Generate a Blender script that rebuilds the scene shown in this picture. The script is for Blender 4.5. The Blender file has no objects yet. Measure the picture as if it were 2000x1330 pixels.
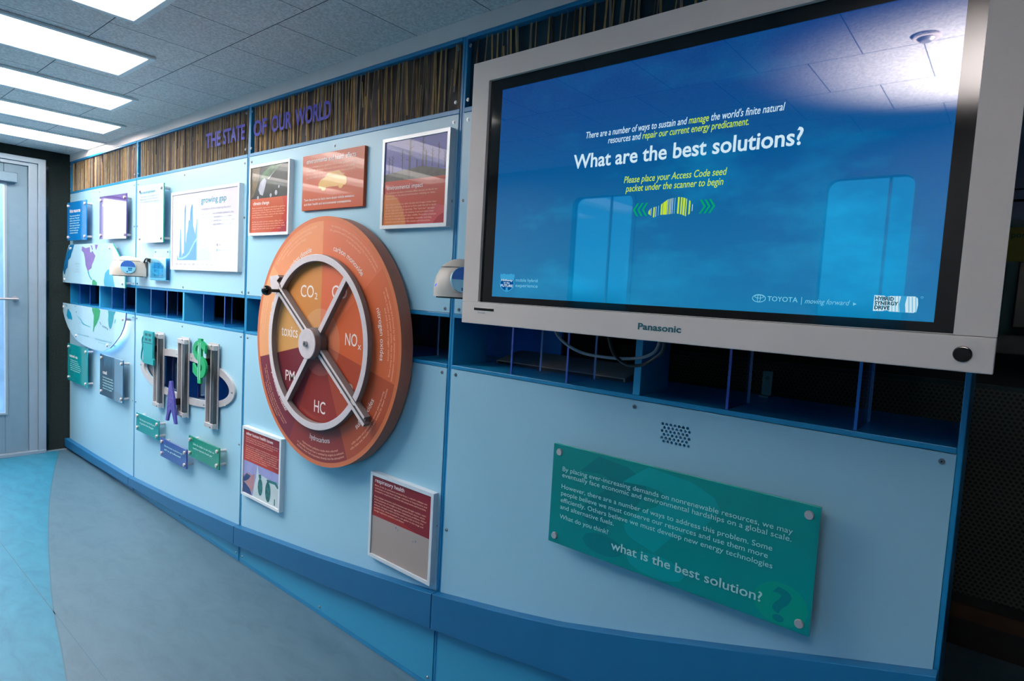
import bpy, bmesh, math, random
from mathutils import Vector, Matrix

# ------------------------------------------------------------------ camera, world, exposure
C = bpy.context.scene.collection
SC = bpy.context.scene
rnd = random.Random(7)

cam = bpy.data.cameras.new('camera')
cam_o = bpy.data.objects.new('camera', cam)
C.objects.link(cam_o)
cam.sensor_fit = 'HORIZONTAL'
cam.sensor_width = 36.0
cam.lens = 36.0 * 1185.12 / 2000.0
cam.clip_start = 0.02
R_ = Vector((0.76701125, 0.63921957, 0.05560653))
U_ = Vector((-0.09010287, 0.02149882, 0.99570039))
F_ = Vector((-0.6352757, 0.76872371, -0.07408536))
cam_o.matrix_world = Matrix(((R_.x, U_.x, -F_.x, 0.0), (R_.y, U_.y, -F_.y, -1.25945),
                             (R_.z, U_.z, -F_.z, 1.23), (0, 0, 0, 1)))
SC.camera = cam_o
SC.view_settings.view_transform = 'Standard'
SC.view_settings.look = 'None'
SC.view_settings.gamma = 1.0
SC.view_settings.exposure = 0.28
SC.view_settings.use_curve_mapping = False
SC.cycles.max_bounces = 10
SC.cycles.diffuse_bounces = 5
SC.cycles.transparent_max_bounces = 16
SC.cycles.sample_clamp_indirect = 6.0

LAMP = 13.5          # ceiling troffer brightness
DAY = 7.0           # daylight outside the door and windows


def lin(c):
    out = []
    for v in c:
        v = v / 255.0
        out.append(v / 12.92 if v <= 0.04045 else ((v + 0.055) / 1.055) ** 2.4)
    return (*out, 1.0)


wd = bpy.data.worlds.new('daylight')
SC.world = wd
wd.use_nodes = True
wn = wd.node_tree.nodes
bg = wn['Background']
bg.inputs[1].default_value = DAY
_tc = wn.new('ShaderNodeTexCoord')
_sp = wn.new('ShaderNodeSeparateXYZ')
_rp = wn.new('ShaderNodeValToRGB')
_mr = wn.new('ShaderNodeMapRange')
_mr.inputs[1].default_value = -0.2
_mr.inputs[2].default_value = 0.2
wl = wd.node_tree.links
wl.new(_tc.outputs['Generated'], _sp.inputs[0])
wl.new(_sp.outputs[2], _mr.inputs[0])
wl.new(_mr.outputs[0], _rp.inputs['Fac'])
_e = _rp.color_ramp.elements          # bright hazy sky above, shaded ground below the horizon
_e[0].position, _e[0].color = 0.48, (0.10, 0.14, 0.17, 1)
_e[1].position, _e[1].color = 0.56, (0.90, 0.95, 1.0, 1)
wl.new(_rp.outputs[0], bg.inputs[0])


# ------------------------------------------------------------------ materials
def nm_mat(name):
    m = bpy.data.materials.new(name)
    m.use_nodes = True
    return m, m.node_tree.nodes, m.node_tree.links, m.node_tree.nodes['Principled BSDF']


def pm(name, col, rough=0.5, metal=0.0, coat=0.0, var=0.05, scale=18.0, bump=0.0, bscale=200.0, spec=0.5, coord='Object'):
    """procedural paint: base colour with a soft noise variation, optional grain bump"""
    m, N, L, b = nm_mat(name)
    b.inputs['Roughness'].default_value = rough
    b.inputs['Metallic'].default_value = metal
    b.inputs['Coat Weight'].default_value = coat
    b.inputs['Coat Roughness'].default_value = 0.02
    b.inputs['Specular IOR Level'].default_value = spec
    tc = N.new('ShaderNodeTexCoord')
    nz = N.new('ShaderNodeTexNoise')
    nz.inputs['Scale'].default_value = scale
    nz.inputs['Detail'].default_value = 4
    L.new(tc.outputs[coord], nz.inputs['Vector'])
    rp = N.new('ShaderNodeValToRGB')
    c = lin(col)
    rp.color_ramp.elements[0].position = 0.3
    rp.color_ramp.elements[1].position = 0.7
    rp.color_ramp.elements[0].color = tuple(max(0, x * (1 - var)) for x in c[:3]) + (1,)
    rp.color_ramp.elements[1].color = tuple(min(1, x * (1 + var)) for x in c[:3]) + (1,)
    L.new(nz.outputs['Fac'], rp.inputs['Fac'])
    L.new(rp.outputs['Color'], b.inputs['Base Color'])
    if bump:
        n2 = N.new('ShaderNodeTexNoise')
        n2.inputs['Scale'].default_value = bscale
        n2.inputs['Detail'].default_value = 3
        L.new(tc.outputs[coord], n2.inputs['Vector'])
        bp = N.new('ShaderNodeBump')
        bp.inputs['Strength'].default_value = bump
        bp.inputs['Distance'].default_value = 0.003
        L.new(n2.outputs['Fac'], bp.inputs['Height'])
        L.new(bp.outputs['Normal'], b.inputs['Normal'])
    return m


def glow(name, col, s):
    m, N, L, b = nm_mat(name)
    N.remove(b)
    e = N.new('ShaderNodeEmission')
    e.inputs[0].default_value = lin(col)
    e.inputs[1].default_value = s
    L.new(e.outputs[0], N['Material Output'].inputs['Surface'])
    return m


def clear(name, tint, ior=1.45, gloss=True, gloss_rough=0.0):
    """clear sheet: what is behind shows through with a tint, plus a Fresnel reflection"""
    m, N, L, b = nm_mat(name)
    N.remove(b)
    t = N.new('ShaderNodeBsdfTransparent')
    t.inputs[0].default_value = lin(tint)
    g = N.new('ShaderNodeBsdfGlossy')
    g.inputs['Roughness'].default_value = gloss_rough
    f0 = ((ior - 1) / (ior + 1)) ** 2
    lw = N.new('ShaderNodeLayerWeight')
    lw.inputs['Blend'].default_value = 0.5
    pw = N.new('ShaderNodeMath')
    pw.operation = 'POWER'
    pw.inputs[1].default_value = 5.0
    L.new(lw.outputs['Facing'], pw.inputs[0])
    f = N.new('ShaderNodeMath')
    f.operation = 'MULTIPLY_ADD'
    f.inputs[1].default_value = 1 - f0
    f.inputs[2].default_value = f0
    L.new(pw.outputs[0], f.inputs[0])
    if not gloss:
        L.new(t.outputs[0], N['Material Output'].inputs['Surface'])
        return m
    mx = N.new('ShaderNodeMixShader')
    L.new(f.outputs[0], mx.inputs[0])
    L.new(t.outputs[0], mx.inputs[1])
    L.new(g.outputs[0], mx.inputs[2])
    L.new(mx.outputs[0], N['Material Output'].inputs['Surface'])
    return m


M = {}
M['panel'] = pm('powder_blue_panel', (154, 203, 225), 0.33, var=0.015, scale=3, bump=0.03, bscale=900)
M['panel_shaded'] = pm('shaded_panel_cyan', (48, 152, 194), 0.4, var=0.02, scale=3, bump=0.03, bscale=900)  # same wall panel, shade below the ledge put into a deeper cyan
M['frame'] = pm('blue_frame_paint', (24, 134, 186), 0.35, var=0.04)
M['ledge'] = pm('deep_blue_ledge', (14, 98, 146), 0.42, var=0.04, scale=6)
M['cheek'] = pm('blue_compartment', (44, 160, 206), 0.4, var=0.05)
M['white_trim'] = pm('white_trim_paint', (252, 240, 236), 0.5, var=0.02)
M['metal'] = pm('brushed_steel', (178, 176, 182), 0.35, 0.9, var=0.08, scale=60)
M['metal_dark'] = pm('dark_steel', (96, 100, 104), 0.4, 0.8, var=0.1, scale=60)
M['alu'] = pm('satin_aluminium', (196, 194, 196), 0.42, 0.35, var=0.04, scale=40)
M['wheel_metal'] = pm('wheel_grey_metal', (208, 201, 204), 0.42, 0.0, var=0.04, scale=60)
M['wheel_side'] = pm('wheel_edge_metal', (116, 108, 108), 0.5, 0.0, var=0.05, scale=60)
M['screw'] = pm('screw_steel', (150, 160, 168), 0.3, 0.9, var=0.1, scale=300)
M['poster_frame'] = pm('silver_white_frame', (226, 232, 236), 0.3, 0.15, var=0.03, scale=30)
M['black'] = pm('black_plastic', (12, 13, 15), 0.35, var=0.15, scale=50)
M['blackgloss'] = pm('black_gloss', (6, 7, 8), 0.08, var=0.15, scale=50)
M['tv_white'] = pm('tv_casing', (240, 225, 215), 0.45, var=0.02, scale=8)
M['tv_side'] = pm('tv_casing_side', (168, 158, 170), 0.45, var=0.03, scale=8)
M['beige'] = pm('scanner_beige', (190, 186, 178), 0.4, var=0.02, scale=10)
M['text_white'] = pm('white_ink', (240, 232, 228), 0.3, coat=0.4, var=0.01)
M['text_pink'] = pm('pale_orange_ink', (246, 190, 160), 0.3, coat=0.4, var=0.01)
M['text_cyan'] = pm('pale_cyan_ink', (176, 226, 226), 0.6, var=0.01)
M['text_teal'] = pm('teal_ink', (20, 140, 160), 0.6, var=0.02)
M['text_grey'] = pm('grey_ink', (120, 128, 145), 0.3, coat=0.4, var=0.02)
M['text_navy'] = pm('navy_ink', (50, 52, 168), 0.6, var=0.06, scale=80)
M['text_dark'] = pm('dark_teal_ink', (14, 84, 96), 0.6, var=0.02)
M['blue_acrylic'] = pm('blue_acrylic', (0, 122, 196), 0.12, coat=0.55, var=0.06, scale=8)
M['purple_acrylic'] = pm('purple_acrylic', (96, 66, 140), 0.1, coat=1, var=0.1, scale=10)
M['pale_acrylic'] = pm('pale_acrylic', (196, 214, 226), 0.1, coat=1, var=0.02, scale=10)
M['map_acrylic'] = pm('map_pale_blue_acrylic', (176, 220, 240), 0.1, coat=0.55, var=0.02, scale=10)
M['teal_acrylic'] = pm('teal_acrylic', (0, 148, 152), 0.12, coat=0.55, var=0.05, scale=8)
M['teal_big'] = pm('deep_teal_acrylic', (0, 128, 130), 0.2, coat=0.35, var=0.04, scale=4)
M['teal_light'] = pm('teal_print_light', (0, 146, 150), 0.2, coat=0.35, var=0.02)
M['teal_dark'] = pm('teal_print_dark', (0, 112, 120), 0.2, coat=0.35, var=0.02)
M['teal_badge'] = pm('teal_print_green', (0, 140, 124), 0.2, coat=0.35, var=0.02)
M['teal_edge'] = pm('teal_lit_edge', (30, 172, 150), 0.2, coat=0.5, var=0.05)  # lighter green stands in for light glowing at the acrylic edges
M['pump_teal'] = pm('pump_teal_paint', (0, 150, 158), 0.5, var=0.05, scale=8)
M['tower_violet'] = pm('tower_violet_paint', (70, 72, 160), 0.5, var=0.1, scale=20)
M['dollar_green'] = pm('dollar_green_paint', (0, 158, 96), 0.5, var=0.05)
M['coal_acrylic'] = pm('smoky_blue_acrylic', (34, 84, 116), 0.12, coat=0.7, var=0.15, scale=9)
M['coal_dark'] = pm('smoky_dark_print', (14, 54, 78), 0.12, coat=0.7, var=0.2, scale=20)
M['violet_acrylic'] = pm('violet_acrylic', (58, 70, 150), 0.12, coat=0.6, var=0.08, scale=9)
M['green_acrylic'] = pm('green_acrylic', (0, 124, 84), 0.12, coat=0.6, var=0.05, scale=9)
M['cyan_land'] = pm('cyan_print', (0, 160, 200), 0.2, coat=0.55, var=0.06)
M['blue_land'] = pm('blue_print', (0, 112, 170), 0.2, coat=0.55, var=0.1)
M['purple_land'] = pm('purple_print', (116, 88, 170), 0.2, coat=0.55, var=0.08)
M['green_land'] = pm('green_print', (0, 160, 92), 0.2, coat=0.55, var=0.06)
M['teal_land'] = pm('teal_print', (0, 150, 170), 0.2, coat=0.55, var=0.06)
M['chart_blue'] = pm('chart_blue_print', (24, 130, 204), 0.25, coat=1, var=0.03)
M['chart_pale'] = pm('chart_pale_print', (124, 198, 226), 0.25, coat=1, var=0.03)
M['paper'] = pm('pale_grey_paper', (208, 206, 218), 0.3, coat=1, var=0.015)
M['orange'] = pm('orange_print', (186, 78, 34), 0.3, coat=0.28, var=0.03, scale=6, spec=0.3)
M['orange2'] = pm('light_orange_print', (206, 116, 52), 0.3, coat=0.28, var=0.03, scale=6, spec=0.3)
M['red'] = pm('red_orange_print', (180, 48, 26), 0.3, coat=0.28, var=0.03, scale=6, spec=0.3)
M['crimson'] = pm('crimson_print', (158, 34, 50), 0.3, coat=0.28, var=0.03, scale=6, spec=0.3)
M['pinkred'] = pm('pink_red_print', (196, 76, 80), 0.3, coat=0.28, var=0.03, scale=6, spec=0.3)
M['maroon'] = pm('maroon_print', (128, 26, 36), 0.3, coat=0.28, var=0.05, scale=6, spec=0.3)
M['rust'] = pm('rust_red_print', (152, 34, 30), 0.3, coat=0.28, var=0.04, scale=6, spec=0.3)
M['yellow'] = pm('ochre_print', (214, 164, 72), 0.3, coat=0.4, var=0.02)
M['beige_print'] = pm('beige_print', (170, 154, 146), 0.3, coat=0.4, var=0.03, scale=3)
M['sky_print'] = pm('violet_blue_print', (74, 82, 160), 0.3, coat=0.22, spec=0.3, var=0.08, scale=5)
M['ground_print'] = pm('dark_forest_print', (52, 56, 54), 0.3, coat=0.22, spec=0.3, var=0.4, scale=60)
M['bark_print'] = pm('black_bark_print', (34, 32, 52), 0.3, coat=0.22, spec=0.3, var=0.2, scale=60)
M['dark_photo'] = pm('dark_green_photo', (20, 34, 32), 0.3, coat=0.22, spec=0.3, var=0.8, scale=26)
M['brown_photo'] = pm('brown_green_photo', (96, 84, 56), 0.3, coat=0.22, spec=0.3, var=0.6, scale=30)
M['green_photo'] = pm('leaf_green_photo', (58, 104, 66), 0.3, coat=0.22, spec=0.3, var=0.5, scale=30)
M['pale_photo'] = pm('pale_ice_photo', (170, 176, 190), 0.3, coat=0.22, spec=0.3, var=0.15, scale=30)
M['lilac_photo'] = pm('lilac_photo', (150, 150, 200), 0.3, coat=0.4, var=0.12, scale=20)
M['skin_photo'] = pm('warm_blur_photo', (176, 124, 128), 0.3, coat=0.4, var=0.2, scale=20)
M['navy_photo'] = pm('navy_photo', (40, 46, 104), 0.3, coat=0.4, var=0.2, scale=20)
M['xray_photo'] = pm('xray_pale_photo', (196, 212, 214), 0.3, coat=0.4, var=0.06, scale=20)
M['lung_photo'] = pm('xray_lung_photo', (36, 96, 92), 0.3, coat=0.4, var=0.6, scale=80)
M['reed_tan'] = pm('reed_tan', (176, 138, 90), 0.5, var=0.25, scale=30)
M['reed_gold'] = pm('reed_gold', (206, 156, 92), 0.5, var=0.25, scale=30)
M['reed_olive'] = pm('reed_olive', (136, 114, 74), 0.5, var=0.25, scale=30)
M['reed_brown'] = pm('reed_brown', (120, 80, 54), 0.5, var=0.3, scale=30)
M['reed_dark'] = pm('reed_dark', (58, 48, 52), 0.5, var=0.3, scale=30)
M['reed_grey'] = pm('reed_grey', (156, 140, 124), 0.5, var=0.2, scale=30)
M['reed_back'] = pm('reed_back_brown', (78, 56, 50), 0.6, var=0.5, scale=14)
M['reed_back_teal'] = pm('reed_back_teal', (20, 50, 62), 0.6, var=0.6, scale=9)
M['fin'] = clear('fin_acrylic', (214, 228, 246))
M['fin_edge'] = pm('fin_lit_edge', (206, 220, 240), 0.15, coat=1, var=0.05)  # pale and blue edge colours stand in for light piped through the fins
M['fin_blue'] = pm('fin_blue_edge', (54, 96, 196), 0.15, coat=1, var=0.05)
M['sheet'] = clear('clear_matt_cover_sheet', (246, 250, 252), gloss=False)
M['holder'] = clear('holder_clear_acrylic', (206, 240, 250))
M['pane'] = clear('glass_pane', (236, 244, 250))
M['tinted_pane'] = clear('blue_tinted_pane', (34, 112, 146))
M['oval_pane'] = clear('oval_window_pane', (150, 196, 226))
M['carpet_black'] = pm('black_carpet', (14, 30, 30), 0.95, var=0.6, scale=160, bump=0.8, bscale=260)
M['door_alu'] = pm('door_aluminium', (118, 146, 164), 0.42, 0.25, var=0.03, scale=20)
M['door_trim'] = pm('door_frame_aluminium', (150, 168, 182), 0.35, 0.4, var=0.03, scale=20)
M['dark_wall'] = pm('dark_service_wall', (16, 20, 20), 0.7, var=0.3, scale=4)
M['front_wall'] = pm('slate_wall', (98, 104, 110), 0.6, var=0.05, scale=3)
M['grey_wall'] = pm('pale_grey_wall', (206, 204, 232), 0.6, var=0.04, scale=3)
M['brown_strip'] = pm('brown_base_strip', (70, 46, 24), 0.6, var=0.3, scale=5)
M['fabric_blue'] = pm('pale_blue_fabric', (168, 204, 238), 0.9, var=0.2, scale=6)
M['lamp'] = glow('troffer_diffuser', (255, 243, 236), LAMP)
M['lamp_inner'] = pm('troffer_white_enamel', (226, 238, 240), 0.4, var=0.01)
M['led_blue'] = glow('blue_led', (60, 90, 255), 1.5)


def ceiling_material():
    m, N, L, b = nm_mat('acoustic_tile')
    tc = N.new('ShaderNodeTexCoord')
    mp = N.new('ShaderNodeMapping')
    mp.inputs['Location'].default_value = (0.120, 0.289, 0)
    L.new(tc.outputs['Object'], mp.inputs['Vector'])
    br = N.new('ShaderNodeTexBrick')
    br.inputs['Scale'].default_value = 1.0
    br.inputs['Brick Width'].default_value = 0.303
    br.inputs['Row Height'].default_value = 0.303
    br.inputs['Mortar Size'].default_value = 0.0016
    br.inputs['Mortar Smooth'].default_value = 0.2
    br.inputs['Bias'].default_value = -0.2
    br.inputs['Color1'].default_value = lin((226, 226, 226))
    br.inputs['Color2'].default_value = lin((232, 231, 230))
    br.inputs['Mortar'].default_value = lin((64, 74, 84))
    L.new(mp.outputs[0], br.inputs['Vector'])
    nz = N.new('ShaderNodeTexNoise')
    nz.inputs['Scale'].default_value = 130
    nz.inputs['Detail'].default_value = 4
    L.new(tc.outputs['Object'], nz.inputs['Vector'])
    rp = N.new('ShaderNodeValToRGB')
    rp.color_ramp.elements[0].position = 0.35
    rp.color_ramp.elements[0].color = (0.80, 0.80, 0.80, 1)
    rp.color_ramp.elements[1].position = 0.65
    rp.color_ramp.elements[1].color = (1.12, 1.12, 1.12, 1)
    L.new(nz.outputs['Fac'], rp.inputs['Fac'])
    mx = N.new('ShaderNodeMix')
    mx.data_type = 'RGBA'
    mx.blend_type = 'MULTIPLY'
    mx.inputs[0].default_value = 1.0
    L.new(br.outputs['Color'], mx.inputs[6])
    L.new(rp.outputs['Color'], mx.inputs[7])
    L.new(mx.outputs[2], b.inputs['Base Color'])
    bp = N.new('ShaderNodeBump')
    bp.inputs['Strength'].default_value = 0.5
    bp.inputs['Distance'].default_value = 0.004
    L.new(nz.outputs['Fac'], bp.inputs['Height'])
    L.new(bp.outputs['Normal'], b.inputs['Normal'])
    b.inputs['Roughness'].default_value = 0.85
    return m


def vinyl(name, c1, c2, c3):
    m, N, L, b = nm_mat(name)
    tc = N.new('ShaderNodeTexCoord')
    mp = N.new('ShaderNodeMapping')
    mp.inputs['Scale'].default_value = (5.0, 12.0, 1)
    L.new(tc.outputs['Object'], mp.inputs['Vector'])
    nz = N.new('ShaderNodeTexNoise')
    nz.inputs['Scale'].default_value = 1.4
    nz.inputs['Detail'].default_value = 7
    nz.inputs['Roughness'].default_value = 0.65
    nz.inputs['Distortion'].default_value = 0.6
    L.new(mp.outputs[0], nz.inputs['Vector'])
    rp = N.new('ShaderNodeValToRGB')
    rp.color_ramp.elements[0].position = 0.32
    rp.color_ramp.elements[0].color = lin(c1)
    rp.color_ramp.elements[1].position = 0.72
    rp.color_ramp.elements[1].color = lin(c3)
    e = rp.color_ramp.elements.new(0.5)
    e.color = lin(c2)
    L.new(nz.outputs['Fac'], rp.inputs['Fac'])
    L.new(rp.outputs['Color'], b.inputs['Base Color'])
    b.inputs['Roughness'].default_value = 0.45
    return m


def perforated():
    m, N, L, b = nm_mat('perforated_steel')
    tc = N.new('ShaderNodeTexCoord')
    sep = N.new('ShaderNodeSeparateXYZ')
    L.new(tc.outputs['Object'], sep.inputs[0])

    def mth(op, a, bb=None):
        n = N.new('ShaderNodeMath')
        n.operation = op
        for i, v in enumerate((a, bb)):
            if v is None:
                continue
            if isinstance(v, (int, float)):
                n.inputs[i].default_value = v
            else:
                L.new(v, n.inputs[i])
        return n.outputs[0]
    s = 0.0165
    u = mth('MULTIPLY', sep.outputs[0], 1 / s)
    v = mth('MULTIPLY', sep.outputs[2], 1 / (s * 1.732))

    def lat(o):
        a = mth('SUBTRACT', mth('FRACT', mth('ADD', u, 100.0 + o)), 0.5)
        c = mth('MULTIPLY', mth('SUBTRACT', mth('FRACT', mth('ADD', v, 100.0 + o)), 0.5), 1.732)
        return mth('SQRT', mth('ADD', mth('MULTIPLY', a, a), mth('MULTIPLY', c, c)))
    d = mth('MINIMUM', lat(0.0), lat(0.5))
    hole = mth('LESS_THAN', d, 0.31)
    mx = N.new('ShaderNodeMix')
    mx.data_type = 'RGBA'
    L.new(hole, mx.inputs[0])
    mx.inputs[6].default_value = lin((76, 78, 72))
    mx.inputs[7].default_value = lin((6, 8, 8))
    L.new(mx.outputs[2], b.inputs['Base Color'])
    b.inputs['Roughness'].default_value = 0.6
    return m


def screen_material():
    """the picture on the display: a deep blue sky with clouds"""
    m, N, L, b = nm_mat('display_picture')
    tc = N.new('ShaderNodeTexCoord')
    sep = N.new('ShaderNodeSeparateXYZ')
    L.new(tc.outputs['Generated'], sep.inputs[0])
    rp = N.new('ShaderNodeValToRGB')
    E = rp.color_ramp.elements
    E[0].position = 0.0
    E[0].color = lin((0, 124, 178))
    E[1].position = 1.0
    E[1].color = lin((0, 60, 130))
    for p, c in ((0.25, (0, 110, 168)), (0.55, (0, 90, 154)), (0.8, (0, 70, 140))):
        e = E.new(p)
        e.color = lin(c)
    L.new(sep.outputs[2], rp.inputs['Fac'])
    mp = N.new('ShaderNodeMapping')
    mp.inputs['Scale'].default_value = (4.2, 1.0, 5.0)
    mp.inputs['Location'].default_value = (1.3, 0, 0.4)
    L.new(tc.outputs['Generated'], mp.inputs['Vector'])
    nz = N.new('ShaderNodeTexNoise')
    nz.inputs['Scale'].default_value = 1.0
    nz.inputs['Detail'].default_value = 6
    nz.inputs['Roughness'].default_value = 0.55
    L.new(mp.outputs[0], nz.inputs['Vector'])
    cr = N.new('ShaderNodeValToRGB')
    cr.color_ramp.elements[0].position = 0.54
    cr.color_ramp.elements[0].color = (0, 0, 0, 1)
    cr.color_ramp.elements[1].position = 0.78
    cr.color_ramp.elements[1].color = (0.8, 0.8, 0.8, 1)
    L.new(nz.outputs['Fac'], cr.inputs['Fac'])
    mx = N.new('ShaderNodeMix')
    mx.data_type = 'RGBA'
    lowr = N.new('ShaderNodeMapRange')
    lowr.inputs[1].default_value = 1.0
    lowr.inputs[2].default_value = 0.35
    lowr.inputs[3].default_value = 0.15
    lowr.inputs[4].default_value = 1.0
    L.new(sep.outputs[2], lowr.inputs[0])
    ml = N.new('ShaderNodeMath')
    ml.operation = 'MULTIPLY'
    L.new(cr.outputs['Color'], ml.inputs[0])
    L.new(lowr.outputs[0], ml.inputs[1])
    L.new(ml.outputs[0], mx.inputs[0])
    L.new(rp.outputs['Color'], mx.inputs[6])
    mx.inputs[7].default_value = lin((10, 150, 205))
    b.inputs['Base Color'].default_value = (0.003, 0.003, 0.004, 1)
    b.inputs['Roughness'].default_value = 0.02
    b.inputs['IOR'].default_value = 1.8
    L.new(mx.outputs[2], b.inputs['Emission Color'])
    b.inputs['Emission Strength'].default_value = 0.74
    return m


M['ceiling'] = ceiling_material()
M['floor_grey'] = vinyl('grey_blue_vinyl', (66, 98, 116), (74, 106, 124), (79, 112, 130))
M['floor_blue'] = vinyl('turquoise_vinyl', (28, 104, 132), (36, 116, 144), (44, 126, 154))
M['perforated'] = perforated()
M['screen'] = screen_material()
M['scr_white'] = glow('display_white', (206, 232, 244), 0.79)
M['scr_pale'] = glow('display_pale_blue', (120, 196, 226), 0.79)
M['scr_mid'] = glow('display_mid_blue', (60, 160, 210), 0.79)
M['scr_navy'] = glow('display_navy', (0, 80, 150), 0.75)
M['scr_dark'] = glow('display_dark', (10, 50, 70), 0.75)
M['scr_lime'] = glow('display_lime', (190, 224, 60), 0.79)
M['scr_green'] = glow('display_green', (10, 160, 110), 0.75)


# ------------------------------------------------------------------ mesh building
class MB:
    def __init__(self):
        self.v, self.f, self.m, self.mats, self.marks = [], [], [], [], []

    def mi(self, mat):
        mat = M[mat] if isinstance(mat, str) else mat
        if mat not in self.mats:
            self.mats.append(mat)
        return self.mats.index(mat)

    def add(self, vs, fs, mat):
        o = len(self.v)
        self.v += [tuple(p) for p in vs]
        k = self.mi(mat)
        for f in fs:
            self.f.append([i + o for i in f])
            self.m.append(k)
        return self

    def box(self, x0, x1, y0, y1, z0, z1, mat):
        vs = [(x, y, z) for x in (x0, x1) for y in (y0, y1) for z in (z0, z1)]
        return self.add(vs, [(0, 1, 3, 2), (4, 6, 7, 5), (0, 4, 5, 1), (2, 3, 7, 6), (0, 2, 6, 4), (1, 5, 7, 3)], mat)

    def prism(self, poly, y0, y1, mat, side=None):
        """outline in (x, z) extruded from y0 to y1 (y0 is the front)"""
        n = len(poly)
        vs = [(x, y0, z) for x, z in poly] + [(x, y1, z) for x, z in poly]
        self.add(vs, [list(range(n)), list(range(2 * n - 1, n - 1, -1))], mat)
        o = len(self.v) - 2 * n
        k = self.mi(side or mat)
        for i in range(n):
            j = (i + 1) % n
            self.f.append([o + i, o + j, o + n + j, o + n + i])
            self.m.append(k)
        return self

    def flat(self, poly, y, mat):
        return self.add([(x, y, z) for x, z in poly], [list(range(len(poly)))], mat)

    def rect(self, x0, x1, z0, z1, y, mat):
        return self.flat([(x0, z0), (x1, z0), (x1, z1), (x0, z1)], y, mat)

    def ring(self, cx, cz, r0, r1, y0, y1, mat, n=96, side=None, a0=0.0, a1=2 * math.pi):
        full = abs(a1 - a0 - 2 * math.pi) < 1e-6
        k = n if full else n + 1
        A = [a0 + (a1 - a0) * i / n for i in range(k)]
        vs = []
        for r, y in ((r0, y0), (r1, y0), (r1, y1), (r0, y1)):
            vs += [(cx + r * math.cos(a), y, cz + r * math.sin(a)) for a in A]
        o = len(self.v)
        self.v += vs
        km, ks = self.mi(mat), self.mi(side or mat)
        for i in range(n):
            j = (i + 1) % k
            for q in range(4):
                p = (q + 1) % 4
                self.f.append([o + q * k + i, o + q * k + j, o + p * k + j, o + p * k + i])
                self.m.append(km if q == 0 else ks)
        return self

    def disc(self, cx, cz, r, y, mat, n=48, a0=0.0, a1=2 * math.pi, rz=None):
        rz = rz or r
        pts = [(cx + r * math.cos(a0 + (a1 - a0) * i / n), cz + rz * math.sin(a0 + (a1 - a0) * i / n)) for i in range(n + 1)]
        if abs(a1 - a0 - 2 * math.pi) < 1e-6:
            pts = pts[:-1]
        return self.flat(pts, y, mat)

    def cyl(self, p, q, r, mat, n=20, r2=None):
        p, q = Vector(p), Vector(q)
        d = (q - p).normalized()
        a = d.orthogonal().normalized()
        b = d.cross(a)
        r2 = r if r2 is None else r2
        vs = []
        for c, rr in ((p, r), (q, r2)):
            vs += [c + rr * (math.cos(2 * math.pi * i / n) * a + math.sin(2 * math.pi * i / n) * b) for i in range(n)]
        fs = [list(range(n - 1, -1, -1)), list(range(n, 2 * n))]
        fs += [(i, (i + 1) % n, n + (i + 1) % n, n + i) for i in range(n)]
        return self.add(vs, fs, mat)

    def tube(self, path, r, mat, n=10, sub=6):
        P = [Vector(p) for p in path]
        pts = []
        for i in range(len(P) - 1):
            p0, p1, p2, p3 = P[max(i - 1, 0)], P[i], P[i + 1], P[min(i + 2, len(P) - 1)]
            for k in range(sub):
                t = k / sub
                pts.append(0.5 * ((2 * p1) + (p2 - p0) * t + (2 * p0 - 5 * p1 + 4 * p2 - p3) * t * t + (3 * p1 - p0 - 3 * p2 + p3) * t ** 3))
        pts.append(P[-1])
        vs, fs = [], []
        up = Vector((0.3, 1, 0.2))
        for i, p in enumerate(pts):
            d = (pts[min(i + 1, len(pts) - 1)] - pts[max(i - 1, 0)]).normalized()
            a = d.cross(up).normalized()
            b = d.cross(a)
            vs += [p + r * (math.cos(2 * math.pi * j / n) * a + math.sin(2 * math.pi * j / n) * b) for j in range(n)]
        for i in range(len(pts) - 1):
            for j in range(n):
                k = (j + 1) % n
                fs.append((i * n + j, i * n + k, (i + 1) * n + k, (i + 1) * n + j))
        fs += [list(range(n)), list(range(len(vs) - n, len(vs)))]
        return self.add(vs, fs, mat)

    def sphere(self, c, r, mat, nu=24, nv=14, sy=1.0, half=False):
        vs, fs = [], []
        c = Vector(c)
        for i in range(nv + 1):
            t = math.pi * i / nv
            for j in range(nu):
                p = 2 * math.pi * j / nu
                vs.append(c + Vector((r * math.sin(t) * math.cos(p), r * sy * math.sin(t) * math.sin(p), r * math.cos(t))))
        for i in range(nv):
            for j in range(nu):
                k = (j + 1) % nu
                fs.append((i * nu + j, i * nu + k, (i + 1) * nu + k, (i + 1) * nu + j))
        return self.add(vs, fs, mat)

    def loft(self, sections, mat):
        n = len(sections[0])
        vs = [p for s in sections for p in s]
        fs = [list(range(n)), list(range(len(vs) - 1, len(vs) - n - 1, -1))]
        for i in range(len(sections) - 1):
            for j in range(n):
                k = (j + 1) % n
                fs.append((i * n + j, i * n + k, (i + 1) * n + k, (i + 1) * n + j))
        return self.add(vs, fs, mat)

    def cutout(self, outlines, y0, y1, mat):
        """closed (x, z) outlines; those inside another one are holes; extruded from y0 to y1"""
        cu = bpy.data.curves.new('tmp', 'CURVE')
        cu.dimensions = '2D'
        cu.fill_mode = 'BOTH'
        cu.extrude = abs(y1 - y0) / 2
        for o in outlines:
            sp = cu.splines.new('POLY')
            sp.points.add(len(o) - 1)
            for p, (x, z) in zip(sp.points, o):
                p.co = (x, z, 0, 1)
            sp.use_cyclic_u = True
        me = curve_mesh(cu)
        ym = (y0 + y1) / 2
        self.add([(v.co.x, ym - v.co.z, v.co.y) for v in me.vertices], [list(p.vertices) for p in me.polygons], mat)
        bpy.data.meshes.remove(me)
        return self

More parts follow.
